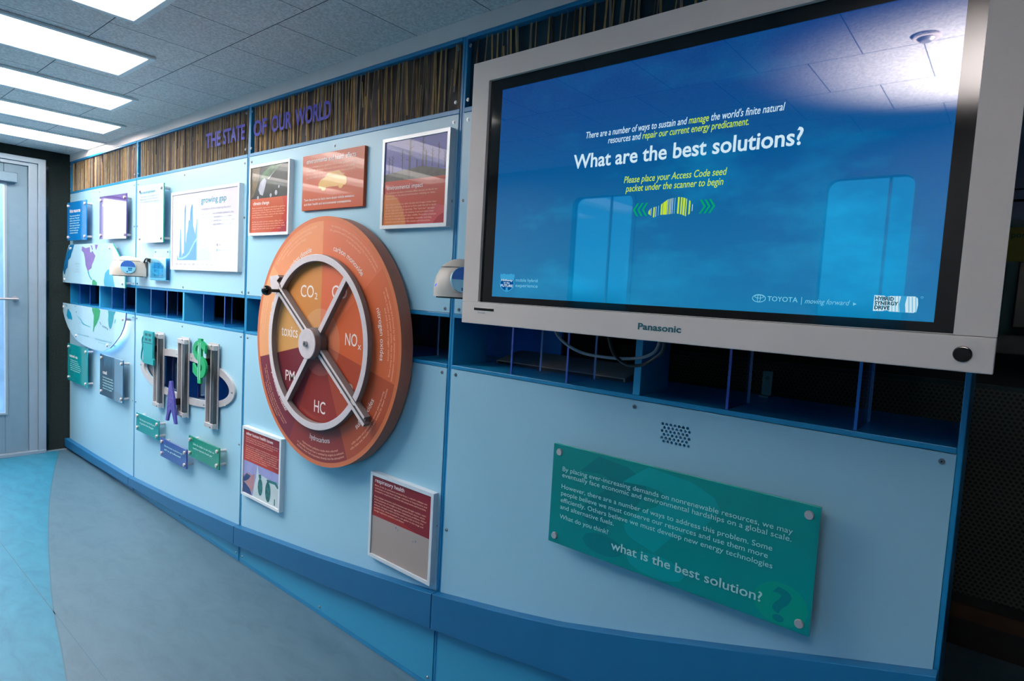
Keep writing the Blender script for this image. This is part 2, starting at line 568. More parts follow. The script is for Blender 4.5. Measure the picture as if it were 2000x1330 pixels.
    def mesh(self, name, loc=(0, 0, 0), smooth=False, recalc=True):
        me = bpy.data.meshes.new(name)
        l = Vector(loc)
        me.from_pydata([Vector(p) - l for p in self.v], [], self.f)
        for mt in self.mats:
            me.materials.append(mt)
        for p, k in zip(me.polygons, self.m):
            p.material_index = k
            p.use_smooth = smooth
        if recalc:
            bm = bmesh.new()
            bm.from_mesh(me)
            bmesh.ops.recalc_face_normals(bm, faces=bm.faces)
            bm.to_mesh(me)
            bm.free()
        return me


def curve_mesh(cu):
    o = bpy.data.objects.new('tmp', cu)
    C.objects.link(o)
    dg = bpy.context.evaluated_depsgraph_get()
    dg.update()
    me = bpy.data.meshes.new_from_object(o.evaluated_get(dg))
    bpy.data.objects.remove(o)
    bpy.data.curves.remove(cu)
    return me


_cap = None
_tcache = {}


def text_geo(s, bold=0.0, shear=0.0, mat_of=None, space=1.0):
    global _cap
    key = (s, bold, shear, tuple(mat_of or ()), space)
    if key in _tcache:
        return _tcache[key]
    cu = bpy.data.curves.new('tmp', 'FONT')
    cu.body = s
    cu.size = 1.0
    cu.resolution_u = 3
    cu.offset = bold
    cu.shear = shear
    cu.space_character = space
    cu.fill_mode = 'FRONT'
    if mat_of:
        for k in range(max(mat_of) + 1):
            cu.materials.append(M['black'])
        for i, k in enumerate(mat_of):
            cu.body_format[i].material_index = k
    me = curve_mesh(cu)
    g = ([(v.co.x, v.co.y) for v in me.vertices], [list(p.vertices) for p in me.polygons], [p.material_index for p in me.polygons])
    bpy.data.meshes.remove(me)
    _tcache[key] = g
    return g


def cap_height():
    global _cap
    if _cap is None:
        _cap = max(p[1] for p in text_geo('H')[0])
    return _cap


def write(mb, s, x0, z0, h, y, mat, x1=None, bold=0.0, shear=0.0, mats=None, mat_of=None, bend=None, center=False, slope=0.0, space=1.0, mark='caption'):
    """lettering: cap height h, left edge x0, right edge x1 (squeezed to fit), base line z0, on the plane y
    bend = (cx, cz, radius, middle angle, +1 tops outward / -1 tops inward)"""
    V, Fc, K = text_geo(s, bold, shear, mat_of, space)
    if not V:
        return
    if mark:
        mb.marks.append((len(mb.f), mark))
    a, b = min(p[0] for p in V), max(p[0] for p in V)
    sz = h / cap_height()
    sx = sz if x1 is None or bend else (x1 - x0) / (b - a)
    if bend and x1 is not None:
        sx = x1 / (b - a)
    pts = []
    for px, pz in V:
        u, w = (px - a) * sx, pz * sz
        if bend:
            cx, cz, r, mid, sg = bend
            u -= (b - a) * sx / 2
            ang = mid - sg * u / r
            rr = r + sg * w
            pts.append((cx + rr * math.cos(ang), y, cz + rr * math.sin(ang)))
        else:
            if center:
                u -= (b - a) * sx / 2
            pts.append((x0 + u, y, z0 + w + slope * u))
    if mat_of:
        for k in range(max(mat_of) + 1):
            fs = [f for f, q in zip(Fc, K) if q == k]
            used = sorted({i for f in fs for i in f})
            idx = {i: n for n, i in enumerate(used)}
            mb.add([pts[i] for i in used], [[idx[i] for i in f] for f in fs], mats[k])
    else:
        mb.add(pts, Fc, mat)


def paragraph(mb, lines, x0, x1, z_top, dz, h, y, mat, widths=None):
    mb.marks.append((len(mb.f), 'body_text'))
    for i, s in enumerate(lines):
        if not s:
            mb.marks.append((len(mb.f), 'body_text'))
            continue
        w = 1.0 if widths is None else widths[i]
        write(mb, s, x0, z_top - i * dz, h, y, mat, x1=x0 + (x1 - x0) * w, bold=0.006, mark=None)


# ------------------------------------------------------------------ things and parts
def tag(o, label, cat, group=None):
    o['label'] = label
    o['category'] = cat
    if group:
        o['group'] = group
    return o


def thing(name, label, cat, loc, group=None):
    o = bpy.data.objects.new(name, None)
    o.empty_display_size = 0.05
    o.location = loc
    C.objects.link(o)
    return tag(o, label, cat, group)


def world_loc(o):
    l = Vector(o.location)
    while o.parent:
        o = o.parent
        l += Vector(o.location)
    return l


def part(name, mb, parent, bevel=0.0, smooth=False, label=None, recalc=True, at=None):
    """at: own origin in world coordinates; geometry is given in world coordinates"""
    if len({n for n, _ in mb.marks}) > 1:
        cuts = sorted(mb.marks) + [(len(mb.f), '')]
        if cuts[0][0] > 0:
            cuts.insert(0, (0, name))
        for (a, nm), (b, _) in zip(cuts, cuts[1:]):
            if b > a:
                sub = MB()
                idx = {}
                for f, k in zip(mb.f[a:b], mb.m[a:b]):
                    for i in f:
                        if i not in idx:
                            idx[i] = len(sub.v)
                            sub.v.append(mb.v[i])
                    sub.f.append([idx[i] for i in f])
                    sub.m.append(sub.mi(mb.mats[k]))
                part(nm, sub, parent, bevel, smooth, label, recalc, at)
        return
    base = world_loc(parent)
    org = Vector(at) if at else base
    o = bpy.data.objects.new(name, mb.mesh(name, org, smooth, recalc))
    C.objects.link(o)
    o.parent = parent
    o.location = org - base
    finish(o, bevel, smooth)
    if label:
        o['label'] = label
    return o


def finish(o, bevel, smooth):
    if bevel:
        b = o.modifiers.new('bevel', 'BEVEL')
        b.width = bevel
        b.segments = 2
        b.limit_method = 'ANGLE'
        b.angle_limit = math.radians(40)
    if smooth:
        try:
            o.data.set_sharp_from_angle(angle=math.radians(40))
        except Exception:
            pass


def single(name, mb, label, cat, loc, group=None, bevel=0.0, smooth=False):
    o = bpy.data.objects.new(name, mb.mesh(name, loc, smooth))
    o.location = loc
    C.objects.link(o)
    finish(o, bevel, smooth)
    return tag(o, label, cat, group)


def struct(name, mb, parent=None, bevel=0.0):
    if parent is not None:
        return part(name, mb, parent, bevel)
    o = bpy.data.objects.new(name, mb.mesh(name, (0, 0, 0)))
    C.objects.link(o)
    finish(o, bevel, False)
    o['kind'] = 'structure'
    return o


def struct_empty(name, loc):
    o = bpy.data.objects.new(name, None)
    o.location = loc
    C.objects.link(o)
    o['kind'] = 'structure'
    return o


def reuse(name, me, parent, at):
    o = bpy.data.objects.new(name, me)
    C.objects.link(o)
    o.parent = parent
    o.location = Vector(at) - world_loc(parent)
    return o


screw_mb = MB()
screw_mb.cyl((0, 0, 0), (0, -0.0016, 0), 0.0052, 'screw', 14).cyl((0, -0.0016, 0), (0, -0.0034, 0), 0.0042, 'screw', 14, 0.0028).cyl((0, -0.0034, 0), (0, -0.0036, 0), 0.0016, 'black', 6)
SCREW = screw_mb.mesh('screw', smooth=False)
so = MB()
so.cyl((0, 0, 0), (0, 0.034, 0), 0.007, 'alu', 18).cyl((0, -0.006, 0), (0, -0.0085, 0), 0.0082, 'alu', 18, 0.0088).cyl((0, -0.0085, 0), (0, -0.0125, 0), 0.0088, 'alu', 18, 0.0076)
STANDOFF = so.mesh('standoff')

# ------------------------------------------------------------------ room
ZC = 2.003
XL, XR, YF, YB = -4.97, 0.8, -2.1, 1.6

mb = MB()
ARC = [(-4.97, -0.055), (-4.881, -0.082), (-4.5, -0.196), (-4.154, -0.292), (-3.8, -0.385), (-3.471, -0.463), (-3.2, -0.525), (-2.991, -0.569), (-2.75, -0.62), (-2.568, -0.654),
       (-2.298, -0.698), (-2.095, -0.734), (-1.7, -0.79), (-1.2, -0.835), (-0.6, -0.86), (0.0, -0.865), (0.6, -0.85), (XR, -0.80)]
n = len(ARC)
vs = [(x, y, 0) for x, y in ARC] + [(x, YB, 0) for x, y in ARC]
mb.add(vs, [(i, i + 1, n + i + 1, n + i) for i in range(n - 1)], 'floor_grey')
vs = [(x, y, 0) for x, y in ARC] + [(x, YF, 0) for x, y in ARC]
mb.add(vs, [(i, n + i, n + i + 1, i + 1) for i in range(n - 1)], 'floor_blue')
# joints between the sheets, thin welded lines flush with the floor
joint = pm('weld_line', (58, 98, 118), 0.5)
for a, b in zip(ARC, ARC[1:]):
    d = Vector((b[0] - a[0], b[1] - a[1])).normalized()
    nx, ny = -d.y * 0.0022, d.x * 0.0022
    mb.add([(a[0] - nx, a[1] - ny, 0.0004), (b[0] - nx, b[1] - ny, 0.0004), (b[0] + nx, b[1] + ny, 0.0004), (a[0] + nx, a[1] + ny, 0.0004)], [(0, 1, 2, 3)], joint)
mb.add([(-4.9, -0.6555, 0.0004), (-1.2, -0.6555, 0.0004), (-1.2, -0.6525, 0.0004), (-4.9, -0.6525, 0.0004)], [(0, 1, 2, 3)], joint)
struct('floor', mb)

# ceiling with openings for the troffers: (x0, x1, y of the end nearest the exhibit wall)
TROFFERS = [(-4.58, -4.27, -0.005, -1.78), (-3.975, -3.685, -0.095, -1.78), (-3.366, -3.08, -0.243, -1.78), (-2.76, -2.447, -0.400, -1.78), (-2.14, -1.83, -0.553, -1.18)]
mb = MB()
xs = XL
for x0, x1, ye, Y_END in TROFFERS:
    mb.box(xs, x0, YF, YB, ZC, ZC + 0.02, 'ceiling')
    mb.box(x0, x1, YF, Y_END, ZC, ZC + 0.02, 'ceiling')
    mb.box(x0, x1, ye, YB, ZC, ZC + 0.02, 'ceiling')
    xs = x1
mb.box(xs, XR, YF, YB, ZC, ZC + 0.02, 'ceiling')
struct('ceiling', mb)

mb = MB()
mb.box(XL - 0.02, 0.32, 0.0, 0.02, 1.957, ZC - 0.0005, 'white_trim')
struct('trim_1', mb)

# end wall with black carpet and the door opening
DY0, DY1, DZ = -0.137, -1.385, 1.938
mb = MB()
mb.box(XL - 0.06, XL, DY0, YB, 0, ZC, 'carpet_black')
mb.box(XL - 0.06, XL, DY1, DY0, DZ, ZC, 'carpet_black')
mb.box(XL - 0.06, XL, YF, DY1, 0, ZC, 'carpet_black')
struct('wall_left', mb)
mb = MB()
mb.box(XR, XR + 0.05, YF, YB, 0, ZC, 'dark_wall')
struct('wall_right', mb)

# service space behind the exhibit wall
mb = MB()
mb.box(XL, XR, YB, YB + 0.05, 0, 0.99, 'dark_wall')
mb.box(XL, XR, YB, YB + 0.05, 0.99, 1.60, 'dark_wall')
mb.box(XL, XR, YB, YB + 0.05, 1.60, ZC, 'grey_wall')
mb.box(XL, XR, YB - 0.004, YB, 1.668, 1.676, 'dark_wall')
mb.box(XL, XR, YB - 0.004, YB, 1.71, 1.714, 'dark_wall')
struct('wall_back', mb)

# opposite wall with its two rounded windows
def rounded(x0, x1, z0, z1, r, n=8):
    pts = []
    for cx, cz, a in ((x1 - r, z1 - r, 0), (x0 + r, z1 - r, 90), (x0 + r, z0 + r, 180), (x1 - r, z0 + r, 270)):
        for i in range(n + 1):
            t = math.radians(a + 90 * i / n)
            pts.append((cx + r * math.cos(t), cz + r * math.sin(t)))
    return pts


WINS = [(-2.07, -1.64, 0.55, 1.835, 0.06), (-0.72, -0.35, 0.55, 1.835, 0.06)]
mb = MB()
mb.cutout([[(XL, 0), (XR, 0), (XR, ZC), (XL, ZC)]] + [rounded(*w) for w in WINS], YF, YF - 0.05, 'front_wall')
struct('wall_front', mb)
for i, (x0, x1, z0, z1, r) in enumerate(WINS):
    e = struct_empty('window_%d' % (i + 1), ((x0 + x1) / 2, YF, z0))
    fr = MB()
    fr.cutout([rounded(x0, x1, z0, z1, r), rounded(x0 + 0.018, x1 - 0.018, z0 + 0.018, z1 - 0.018, r - 0.012)], YF - 0.05, YF + 0.006, 'front_wall')
    struct('frame', fr, e)
    gl = MB()
    gl.flat(rounded(x0 + 0.01, x1 - 0.01, z0 + 0.01, z1 - 0.01, r), YF - 0.03, 'tinted_pane')
    struct('pane', gl, e)
    mu = MB()
    mu.box(x0 + 0.255, x0 + 0.265, YF - 0.036, YF - 0.024, z0 + 0.015, z1 - 0.015, 'front_wall')
    struct('mullion', mu, e)

# ------------------------------------------------------------------ glazed door at the left end
def door_leaf(name, ya, yb, glass_a, glass_b, handle):
    """leaf between ya and yb (decreasing y)"""
    X0, X1 = XL - 0.045, XL - 0.005
    e = struct_empty(name, (XL, (ya + yb) / 2, 0))
    lf = MB()
    zt, gz0, gz1 = 1.883, 0.29, 1.752
    lf.box(X0, X1, glass_a, ya, 0.022, zt, 'door_alu')
    lf.box(X0, X1, yb, glass_b, 0.022, zt, 'door_alu')
    lf.box(X0, X1, glass_b, glass_a, 0.022, gz0, 'door_alu')
    lf.box(X0, X1, glass_b, glass_a, gz1, zt, 'door_alu')
    struct('leaf', lf, e, 0.003)
    st = MB()
    for a, b, c, d in ((glass_a, glass_a + 0.012, gz0 - 0.012, gz1 + 0.012), (glass_b - 0.012, glass_b, gz0 - 0.012, gz1 + 0.012)):
        st.box(X1, X1 + 0.008, a, b, c, d, 'door_trim')
    st.box(X1, X1 + 0.008, glass_b, glass_a, gz0 - 0.012, gz0, 'door_trim')
    st.box(X1, X1 + 0.008, glass_b, glass_a, gz1, gz1 + 0.012, 'door_trim')
    struct('glazing_bead', st, e)
    g = MB()
    g.box(XL - 0.026, XL - 0.022, glass_b, glass_a, gz0, gz1, 'pane')
    struct('pane', g, e)
    pb = MB()
    pb.tube([(XL + 0.045, glass_b + 0.02, 1.03), (XL + 0.045, (glass_a + glass_b) / 2, 1.03), (XL + 0.045, glass_a + 0.06, 1.03)], 0.008, 'metal', 12)
    pb.cyl((XL + 0.045, glass_a + 0.05, 1.03), (XL - 0.005, glass_a + 0.05, 1.03), 0.009, 'metal', 14)
    pb.cyl((XL + 0.045, glass_b - 0.0, 1.03), (XL - 0.005, glass_b - 0.0, 1.03), 0.009, 'metal', 14)
    pb.cyl((XL + 0.002, glass_a + 0.05, 1.03), (XL - 0.005, glass_a + 0.05, 1.03), 0.016, 'metal', 16)
    struct('push_bar', pb, e)
    if not handle:
        gb = MB()
        gb.box(X0, X1, -1.045, -1.0, gz0, gz1, 'door_alu')
        struct('glazing_bar', gb, e)
    if handle:
        cl = MB()
        cl.box(XL - 0.005, XL + 0.05, glass_b + 0.02, glass_a + 0.058, 1.765, 1.825, 'door_alu')
        struct('door_closer', cl, e, 0.004)
    return e


door_leaf('door_1', -0.225, -0.760, -0.345, -0.675, True)
door_leaf('door_2', -0.765, -1.300, -0.860, -1.185, False)
mb = MB()
for y0, y1, x1 in ((-0.178, -0.137, XL + 0.03), (-0.225, -0.178, XL + 0.012), (-1.385, -1.335, XL + 0.03), (-1.335, -1.300, XL + 0.012)):
    mb.box(XL - 0.06, x1, y0, y1, 0, DZ, 'door_trim')
mb.box(XL - 0.06, XL + 0.0295, DY1, DY0, 1.905, DZ, 'door_trim')
mb.box(XL - 0.06, XL + 0.0115, -1.335, -0.178, 1.883, 1.906, 'door_trim')
mb.box(XL - 0.06, XL + 0.035, DY1, DY0, 0.0, 0.022, 'door_trim')
struct('trim_2', mb, bevel=0.002)
mb = MB()
mb.box(XL + 0.001, XL + 0.016, DY0, 0.0, 0.0, 0.006, 'door_trim')
mb.box(XL, XL + 0.01, -0.134, -0.118, 0.02, 1.9, 'holder')
struct('trim_3', mb)
# fabric outside the door glass
mb = MB()
P = []
for i in range(25):
    y = -0.42 + 0.9 * i / 24
    P.append((XL - 0.62 + 0.03 * math.sin(i * 1.9), y))
mb.add([(x, y, 0) for x, y in P] + [(x, y, 2.3) for x, y in P], [(i, i + 1, 25 + i + 1, 25 + i) for i in range(24)], 'fabric_blue')
single('fabric_banner', mb, 'pale blue fabric hanging outside, seen through the door glass', 'fabric', (XL - 0.62, 0, 0))

# ------------------------------------------------------------------ troffers
TLAB = ['fifth ceiling light from the camera, farthest and nearest the door, touching the white trim',
        'fourth ceiling light from the camera, second from the door',
        'third ceiling light from the camera, middle one of the five',
        'second ceiling light from the camera, large and fully in view at upper left',
        'nearest ceiling light, only its corner showing at the top edge of the picture']
for (x0, x1, ye, Y_END), lb in zip(TROFFERS, TLAB):
    t = thing('ceiling_light', 'recessed fluorescent ' + lb if len(('recessed fluorescent ' + lb).split()) <= 16 else lb, 'light', ((x0 + x1) / 2, (ye + Y_END) / 2, ZC - 0.01), 'recessed ceiling troffers')
    f = MB()
    w = 0.014
    for a, b, c, d in ((x0 - w, x0 + 0.006, Y_END, ye), (x1 - 0.006, x1 + w, Y_END, ye), (x0 - w, x1 + w, ye - 0.006, min(ye + w, -0.001)), (x0 - w, x1 + w, Y_END - w, Y_END + 0.006)):
        f.box(a, b, c, d, ZC - 0.010, ZC - 0.0005, 'lamp_inner')
    part('frame', f, t, 0.002)
    h = MB()
    for a, b, c, d in ((x0, x0 + 0.003, Y_END, ye), (x1 - 0.003, x1, Y_END, ye), (x0, x1, ye - 0.003, ye), (x0, x1, Y_END, Y_END + 0.003)):
        h.box(a, b, c, d, ZC - 0.001, ZC + 0.045, 'lamp_inner')
    part('housing', h, t)
    d = MB()
    d.box(x0 + 0.003, x1 - 0.003, Y_END + 0.003, ye - 0.003, ZC + 0.022, ZC + 0.042, 'lamp')
    part('diffuser', d, t)
    for k in range(3):
        s = MB()
        yy = ye - 0.035 - k * 0.24
        s.cyl((x0 + 0.003, yy, ZC + 0.012), (x0 + 0.006, yy, ZC + 0.012), 0.004, 'metal_dark', 10)
        part('screw', s, t)

mb = MB()
mb.cyl((-0.26, -1.15, ZC), (-0.26, -1.15, ZC - 0.008), 0.034, 'white_trim', 32)
t = thing('smoke_detector', 'round domed detector on the ceiling, mirrored in the top right of the screen', 'smoke detector', (-0.26, -1.15, ZC))
part('base', mb, t, 0.003)
mb = MB()
mb.cyl((-0.26, -1.15, ZC - 0.008), (-0.26, -1.15, ZC - 0.017), 0.024, 'alu', 32, 0.014)
part('dome', mb, t, 0.003)

# unseen uplighter added behind the camera for the ceiling patch and right-side fill
LX, LY = 0.30, -1.60
t = thing('added_uplighter', 'unseen uplighter added to light the ceiling patch mirrored in the screen', 'lamp', (LX, LY, 0))
mb = MB()
mb.cyl((LX, LY, 0.0005), (LX, LY, 0.02), 0.12, 'black', 32, 0.11)
part('base', mb, t, 0.002)
mb = MB()
mb.cyl((LX, LY, 0.02), (LX, LY, 1.18), 0.012, 'metal_dark', 16)
part('pole', mb, t)
mb = MB()
mb.cyl((LX, LY, 1.18), (LX, LY, 1.26), 0.03, 'black', 32, 0.09)
part('shade', mb, t)
ld = bpy.data.lights.new('added_uplight', 'SPOT')
ld.energy = 900
ld.color = (1.0, 0.90, 0.88)
ld.spot_size = math.radians(66)
ld.spot_blend = 1.0
ld.shadow_soft_size = 0.04
lo_ = bpy.data.objects.new('added_spot', ld)
C.objects.link(lo_)
lo_.parent = t
lo_.location = (0, 0, 1.30)
lo_.rotation_euler = (Vector((-0.02, -1.47, ZC)) - Vector((LX, LY, 1.30))).to_track_quat('-Z', 'Y').to_euler()

# ------------------------------------------------------------------ exhibit wall modules
S = [-4.972, -3.77, -2.52, -1.276, -0.048]
ULAB = ['blue framed exhibit wall bay beside the door, carrying the world map panels',
        'blue framed exhibit wall bay with the oval window and three slide rails',
        'blue framed exhibit wall bay carrying the big orange disc and steering wheel',
        'blue framed exhibit wall bay under the television, at the open right end']
LT = [(-4.972, 0.076), (-4.4, 0.077), (-3.793, 0.085), (-3.2, 0.115), (-2.556, 0.163), (-1.9, 0.236), (-1.296, 0.318), (-0.987, 0.373), (-0.82, 0.408), (-0.606, 0.466), (-0.429, 0.518), (-0.233, 0.576), (-0.048, 0.63)]
LB = [(-4.972, 0.020), (-4.4, 0.026), (-3.724, 0.042), (-3.1, 0.061), (-2.515, 0.088), (-1.9, 0.142), (-1.265, 0.214), (-1.031, 0.247), (-0.808, 0.282), (-0.4, 0.355), (-0.048, 0.43)]


def interp(tab, x):
    for (a, u), (b, v) in zip(tab, tab[1:]):
        if x <= b:
            return u + (v - u) * (x - a) / (b - a)
    return tab[-1][1]


ZF, ZS0, ZS1, ZP, ZH = 0.018, 1.004, 1.168, 1.742, 1.945
OVAL_OUT, OVAL_IN = [], []
for i in range(72):
    a = 2 * math.pi * i / 72
    ex, ez = abs(math.cos(a)) ** 0.95 * (1 if math.cos(a) > 0 else -1), abs(math.sin(a)) ** 0.95 * (1 if math.sin(a) > 0 else -1)
    OVAL_OUT.append((-3.118 + 0.541 * ex, 0.743 + 0.125 * ez))
    OVAL_IN.append((-3.116 + 0.490 * ex, 0.741 + 0.091 * ez))

HOLES = []
for r in range(6):
    nn = 7
    for c in range(nn):
        HOLES.append((-0.589 + 0.0098 * c + (0.0049 if r % 2 else 0), 0.962 - 0.0078 * r))

for k in range(4):
    x0, x1 = S[k] + 0.0006, S[k + 1] - 0.0006
    t = thing('exhibit_wall_bay', ULAB[k], 'exhibit wall', ((x0 + x1) / 2, 0.08, 0), 'exhibit wall bays')
    fr = MB()
    fw = 0.009
    fr.box(x0, x0 + fw, 0.003, 0.15, 0, 1.957, 'frame')
    fr.box(x1 - fw, x1, 0.003, 0.15, 0, 1.957, 'frame')
    for z0, z1, dep in ((0, ZF - 0.001, 0.15), (ZS0 + 0.001, 1.016, 0.32), (1.155, ZS1 - 0.001, 0.15), (ZP + 0.001, 1.757, 0.06), (ZH + 0.001, 1.957, 0.06)):
        fr.box(x0 + fw, x1 - fw, 0.001, dep, z0, z1, 'frame')
    part('frame', fr, t, 0.0015)
    # upper and lower panels
    up = MB()
    up.box(x0 + fw, x1 - fw, 0.0, 0.006, ZS1, ZP, 'panel')
    part('upper_panel', up, t, 0.001)
    lo = MB()
    XK = [x0 + fw + (x1 - x0 - 2 * fw) * i / 16 for i in range(17)]
    cutl = [(x, 0.45 * interp(LT, x) + 0.55 * interp(LB, x)) for x in XK]
    kp = MB()  # strip split off the lower panel to carry the shaded colour
    kp.prism([(x0 + fw, ZF), (x1 - fw, ZF)] + [(x, z - 0.001) for x, z in reversed(cutl)], 0.0, 0.006, 'panel_shaded')
    part('shaded_lower_strip', kp, t, label='wall panel below the ledge, shade put into its cyan colour')
    rect = cutl + [(x1 - fw, ZS0), (x0 + fw, ZS0)]
    if k == 1:
        lo.cutout([rect, OVAL_IN], 0.0, 0.006, 'panel')
    elif k == 3:
        lo.cutout([rect] + [[(hx + 0.0034 * math.cos(a * math.pi / 6), hz + 0.0034 * math.sin(a * math.pi / 6)) for a in range(12)] for hx, hz in HOLES], 0.0, 0.006, 'panel')
    else:
        lo.prism(rect, 0.0, 0.006, 'panel')
    part('lower_panel', lo, t)
    if k == 3:
        sp = MB()
        sp.box(-0.62, -0.5, 0.009, 0.05, 0.9, 0.985, 'cheek')
        part('speaker', sp, t, label='dark blue speaker box behind the round perforations')
    # bottom ledge, a board whose top edge climbs to the right
    lb = MB()
    X = [x0 + 0.001 + (x1 - x0 - 0.002) * i / 24 for i in range(25)]
    lb.prism([(x, interp(LB, x)) for x in X] + [(x, interp(LT, x)) for x in reversed(X)], -0.028, -0.0005, 'ledge')
    part('ledge_board', lb, t, 0.0015)
    # header: reeds set in clear resin behind a sheet
    hb = MB()
    hb.box(x0 + fw, x1 - fw, 0.020, 0.026, 1.757, ZH, 'reed_back_teal' if k == 3 else 'reed_back')
    part('header_board', hb, t)
    rd = MB()
    r0, r1 = x0 + 0.026, x1 - 0.026
    if k < 2:
        xx = r0
        while xx < r1:
            w = rnd.uniform(0.0022, 0.0055)
            tl = rnd.uniform(-0.006, 0.006)
            c = rnd.choice(['reed_tan', 'reed_tan', 'reed_olive', 'reed_brown', 'reed_grey', 'reed_dark'])
            y = rnd.uniform(0.010, 0.016)
            z1 = ZH - (rnd.uniform(0, 0.09) if rnd.random() < 0.25 else 0)
            rd.add([(xx, y, 1.757), (xx + w, y, 1.757), (xx + w + tl, y, z1), (xx + tl, y, z1), (xx + w / 2, y - 0.002, 1.757), (xx + w / 2 + tl, y - 0.002, z1)], [(0, 4, 5, 3), (4, 1, 2, 5)], c)
            xx += w + rnd.uniform(0.0, 0.006)
    else:
        xx = r0
        dens = 1.0 if k == 2 else 0.55
        while xx < r1:
            f_ = (xx - r0) / (r1 - r0)
            gap = rnd.uniform(0.0, 0.006 + (0.016 if k == 3 else 0.008 * f_))
            w = rnd.uniform(0.0028, 0.0072)
            tl = rnd.uniform(-0.014, 0.014)
            c = rnd.choice(['reed_gold', 'reed_gold', 'reed_gold', 'reed_tan', 'reed_brown', 'reed_grey'])
            y = rnd.uniform(0.008, 0.016)
            za = 1.757 + (rnd.uniform(0, 0.1) if rnd.random() < 0.2 else 0)
            z1 = ZH - (rnd.uniform(0, 0.1) if rnd.random() < 0.2 else 0)
            rd.add([(xx, y, za), (xx + w, y, za), (xx + w + tl, y, z1), (xx + tl, y, z1), (xx + w / 2, y - 0.002, za), (xx + w / 2 + tl, y - 0.002, z1)], [(0, 4, 5, 3), (4, 1, 2, 5)], c)
            xx += w + gap
    o = part('reeds', rd, t, label='upright tan and brown reeds set side by side', recalc=False)
    o['kind'] = 'stuff'
    sh = MB()
    sh.box(x0 + 0.016, x1 - 0.016, 0.0, 0.003, 1.759, ZH - 0.002, 'sheet')
    part('cover_sheet', sh, t)
    if k in (1, 2):
        tx = MB()
        if k == 1:
            write(tx, 'THE', -2.922, 1.822, 0.062, -0.0006, 'text_navy', x1=-2.775, bold=0.022)
            write(tx, 'STATE', -2.752, 1.822, 0.060, -0.0006, 'text_navy', x1=-2.556, bold=0.022)
        else:
            write(tx, 'OF', -2.482, 1.822, 0.060, -0.0006, 'text_navy', x1=-2.375, bold=0.022)
            write(tx, 'OUR', -2.340, 1.822, 0.060, -0.0006, 'text_navy', x1=-2.190, bold=0.022)
            write(tx, 'WORLD', -2.165, 1.822, 0.060, -0.0006, 'text_navy', x1=-1.930, bold=0.022)
        part('lettering', tx, t, recalc=False)
    # open slot: dividers
    xm = (x0 + x1) / 2
    dv = MB()
    dv.box(xm - 0.009, xm + 0.009, 0.003, 0.15, 1.016, 1.155, 'cheek')
    part('divider', dv, t, 0.001)
    for q, fx in enumerate((0.20, 0.41, 0.83, 1.04)):
        fxx = x0 + fx * (x1 - x0) / 1.24
        if k == 3:
            fxx = (-1.045, -0.862, -0.452, -0.212)[q]
        fn = MB()
        fn.box(fxx - 0.0025, fxx + 0.0025, 0.010, 0.140, 1.0165, 1.1545, 'fin')
        fn.box(fxx - 0.0027, fxx + 0.0027, 0.0075, 0.0099, 1.0165, 1.1545, 'fin_blue')
        fn.box(fxx - 0.0027, fxx + 0.0027, 0.1401, 0.1425, 1.0165, 1.1545, 'fin_edge')
        part('divider_fin', fn, t)
    # screws
    spots = []
    for z in (ZS1 + 0.012, ZP - 0.022):
        for x in (x0 + 0.028, xm, x1 - 0.028):
            spots.append((x, z))
    for x in (x0 + 0.022, x1 - 0.022):
        spots.append((x, 1.494))
    for x in (x0 + 0.028, xm, x1 - 0.028):
        spots.append((x, ZS0 - 0.015))
    for x in (x0 + 0.022, x1 - 0.022):
        spots.append((x, 0.52))
    if k < 3:
        for x in (x0 + 0.028, xm, x1 - 0.028):
            spots.append((x, 0.034))
    for x, z in spots:
        if k == 2 and abs(x - xm) < 0.01 and 0.9 < z < 1.3:
            continue
        reuse('screw', SCREW, t, (x, 0.0, z))
    for x in (x0 + 0.024, x1 - 0.024):
        for z in (1.776, 1.925):
            reuse('screw', SCREW, t, (x, 0.0, z))
    if k == 1:
        # box behind the oval window
        bx = MB()
        bx.box(-3.66, -2.55, 0.10, 0.11, 0.60, 0.88, 'cheek')
        part('back_board', bx, t)
        for xc in (-3.44, -3.13, -2.80):
            b2 = MB()
            b2.box(xc - 0.014, xc + 0.014, 0.07, 0.0995, 0.60, 0.88, 'chart_blue')
            part('upright_bar', b2, t)
        pn = MB()
        pn.box(-3.64, -2.59, 0.008, 0.012, 0.63, 0.85, 'oval_pane')
        part('pane', pn, t)

# ------------------------------------------------------------------ stand-off acrylic panels
def standoff_panel(name, label, cat, x0, x1, z0, z1, mat, y=-0.038, inset=0.022, edge=None, group=None, outline=None, spots=None, th=0.006):
    t = thing(name, label, cat, ((x0 + x1) / 2, y, z0), group)
    p = MB()
    ol = outline or [(x0, z0), (x1, z0), (x1, z1), (x0, z1)]
    p.prism(ol, y, y + th, mat, side=edge)
    part('panel', p, t, 0.0006 if outline is None else 0.0)
    for sx, sz in spots or [(x0 + inset, z0 + inset), (x1 - inset, z0 + inset), (x0 + inset, z1 - inset), (x1 - inset, z1 - inset)]:
        reuse('standoff', STANDOFF, t, (sx, y + th, sz))
    return t


def lettering(t, fn, name='lettering'):
    mb = MB()
    fn(mb)
    part(name, mb, t, recalc=False)


def fake_lines(mb, lines, x0, x1, z, dz, h, y, mat, fill):
    paragraph(mb, lines, x0, x1, z, dz, h, y, mat, fill)


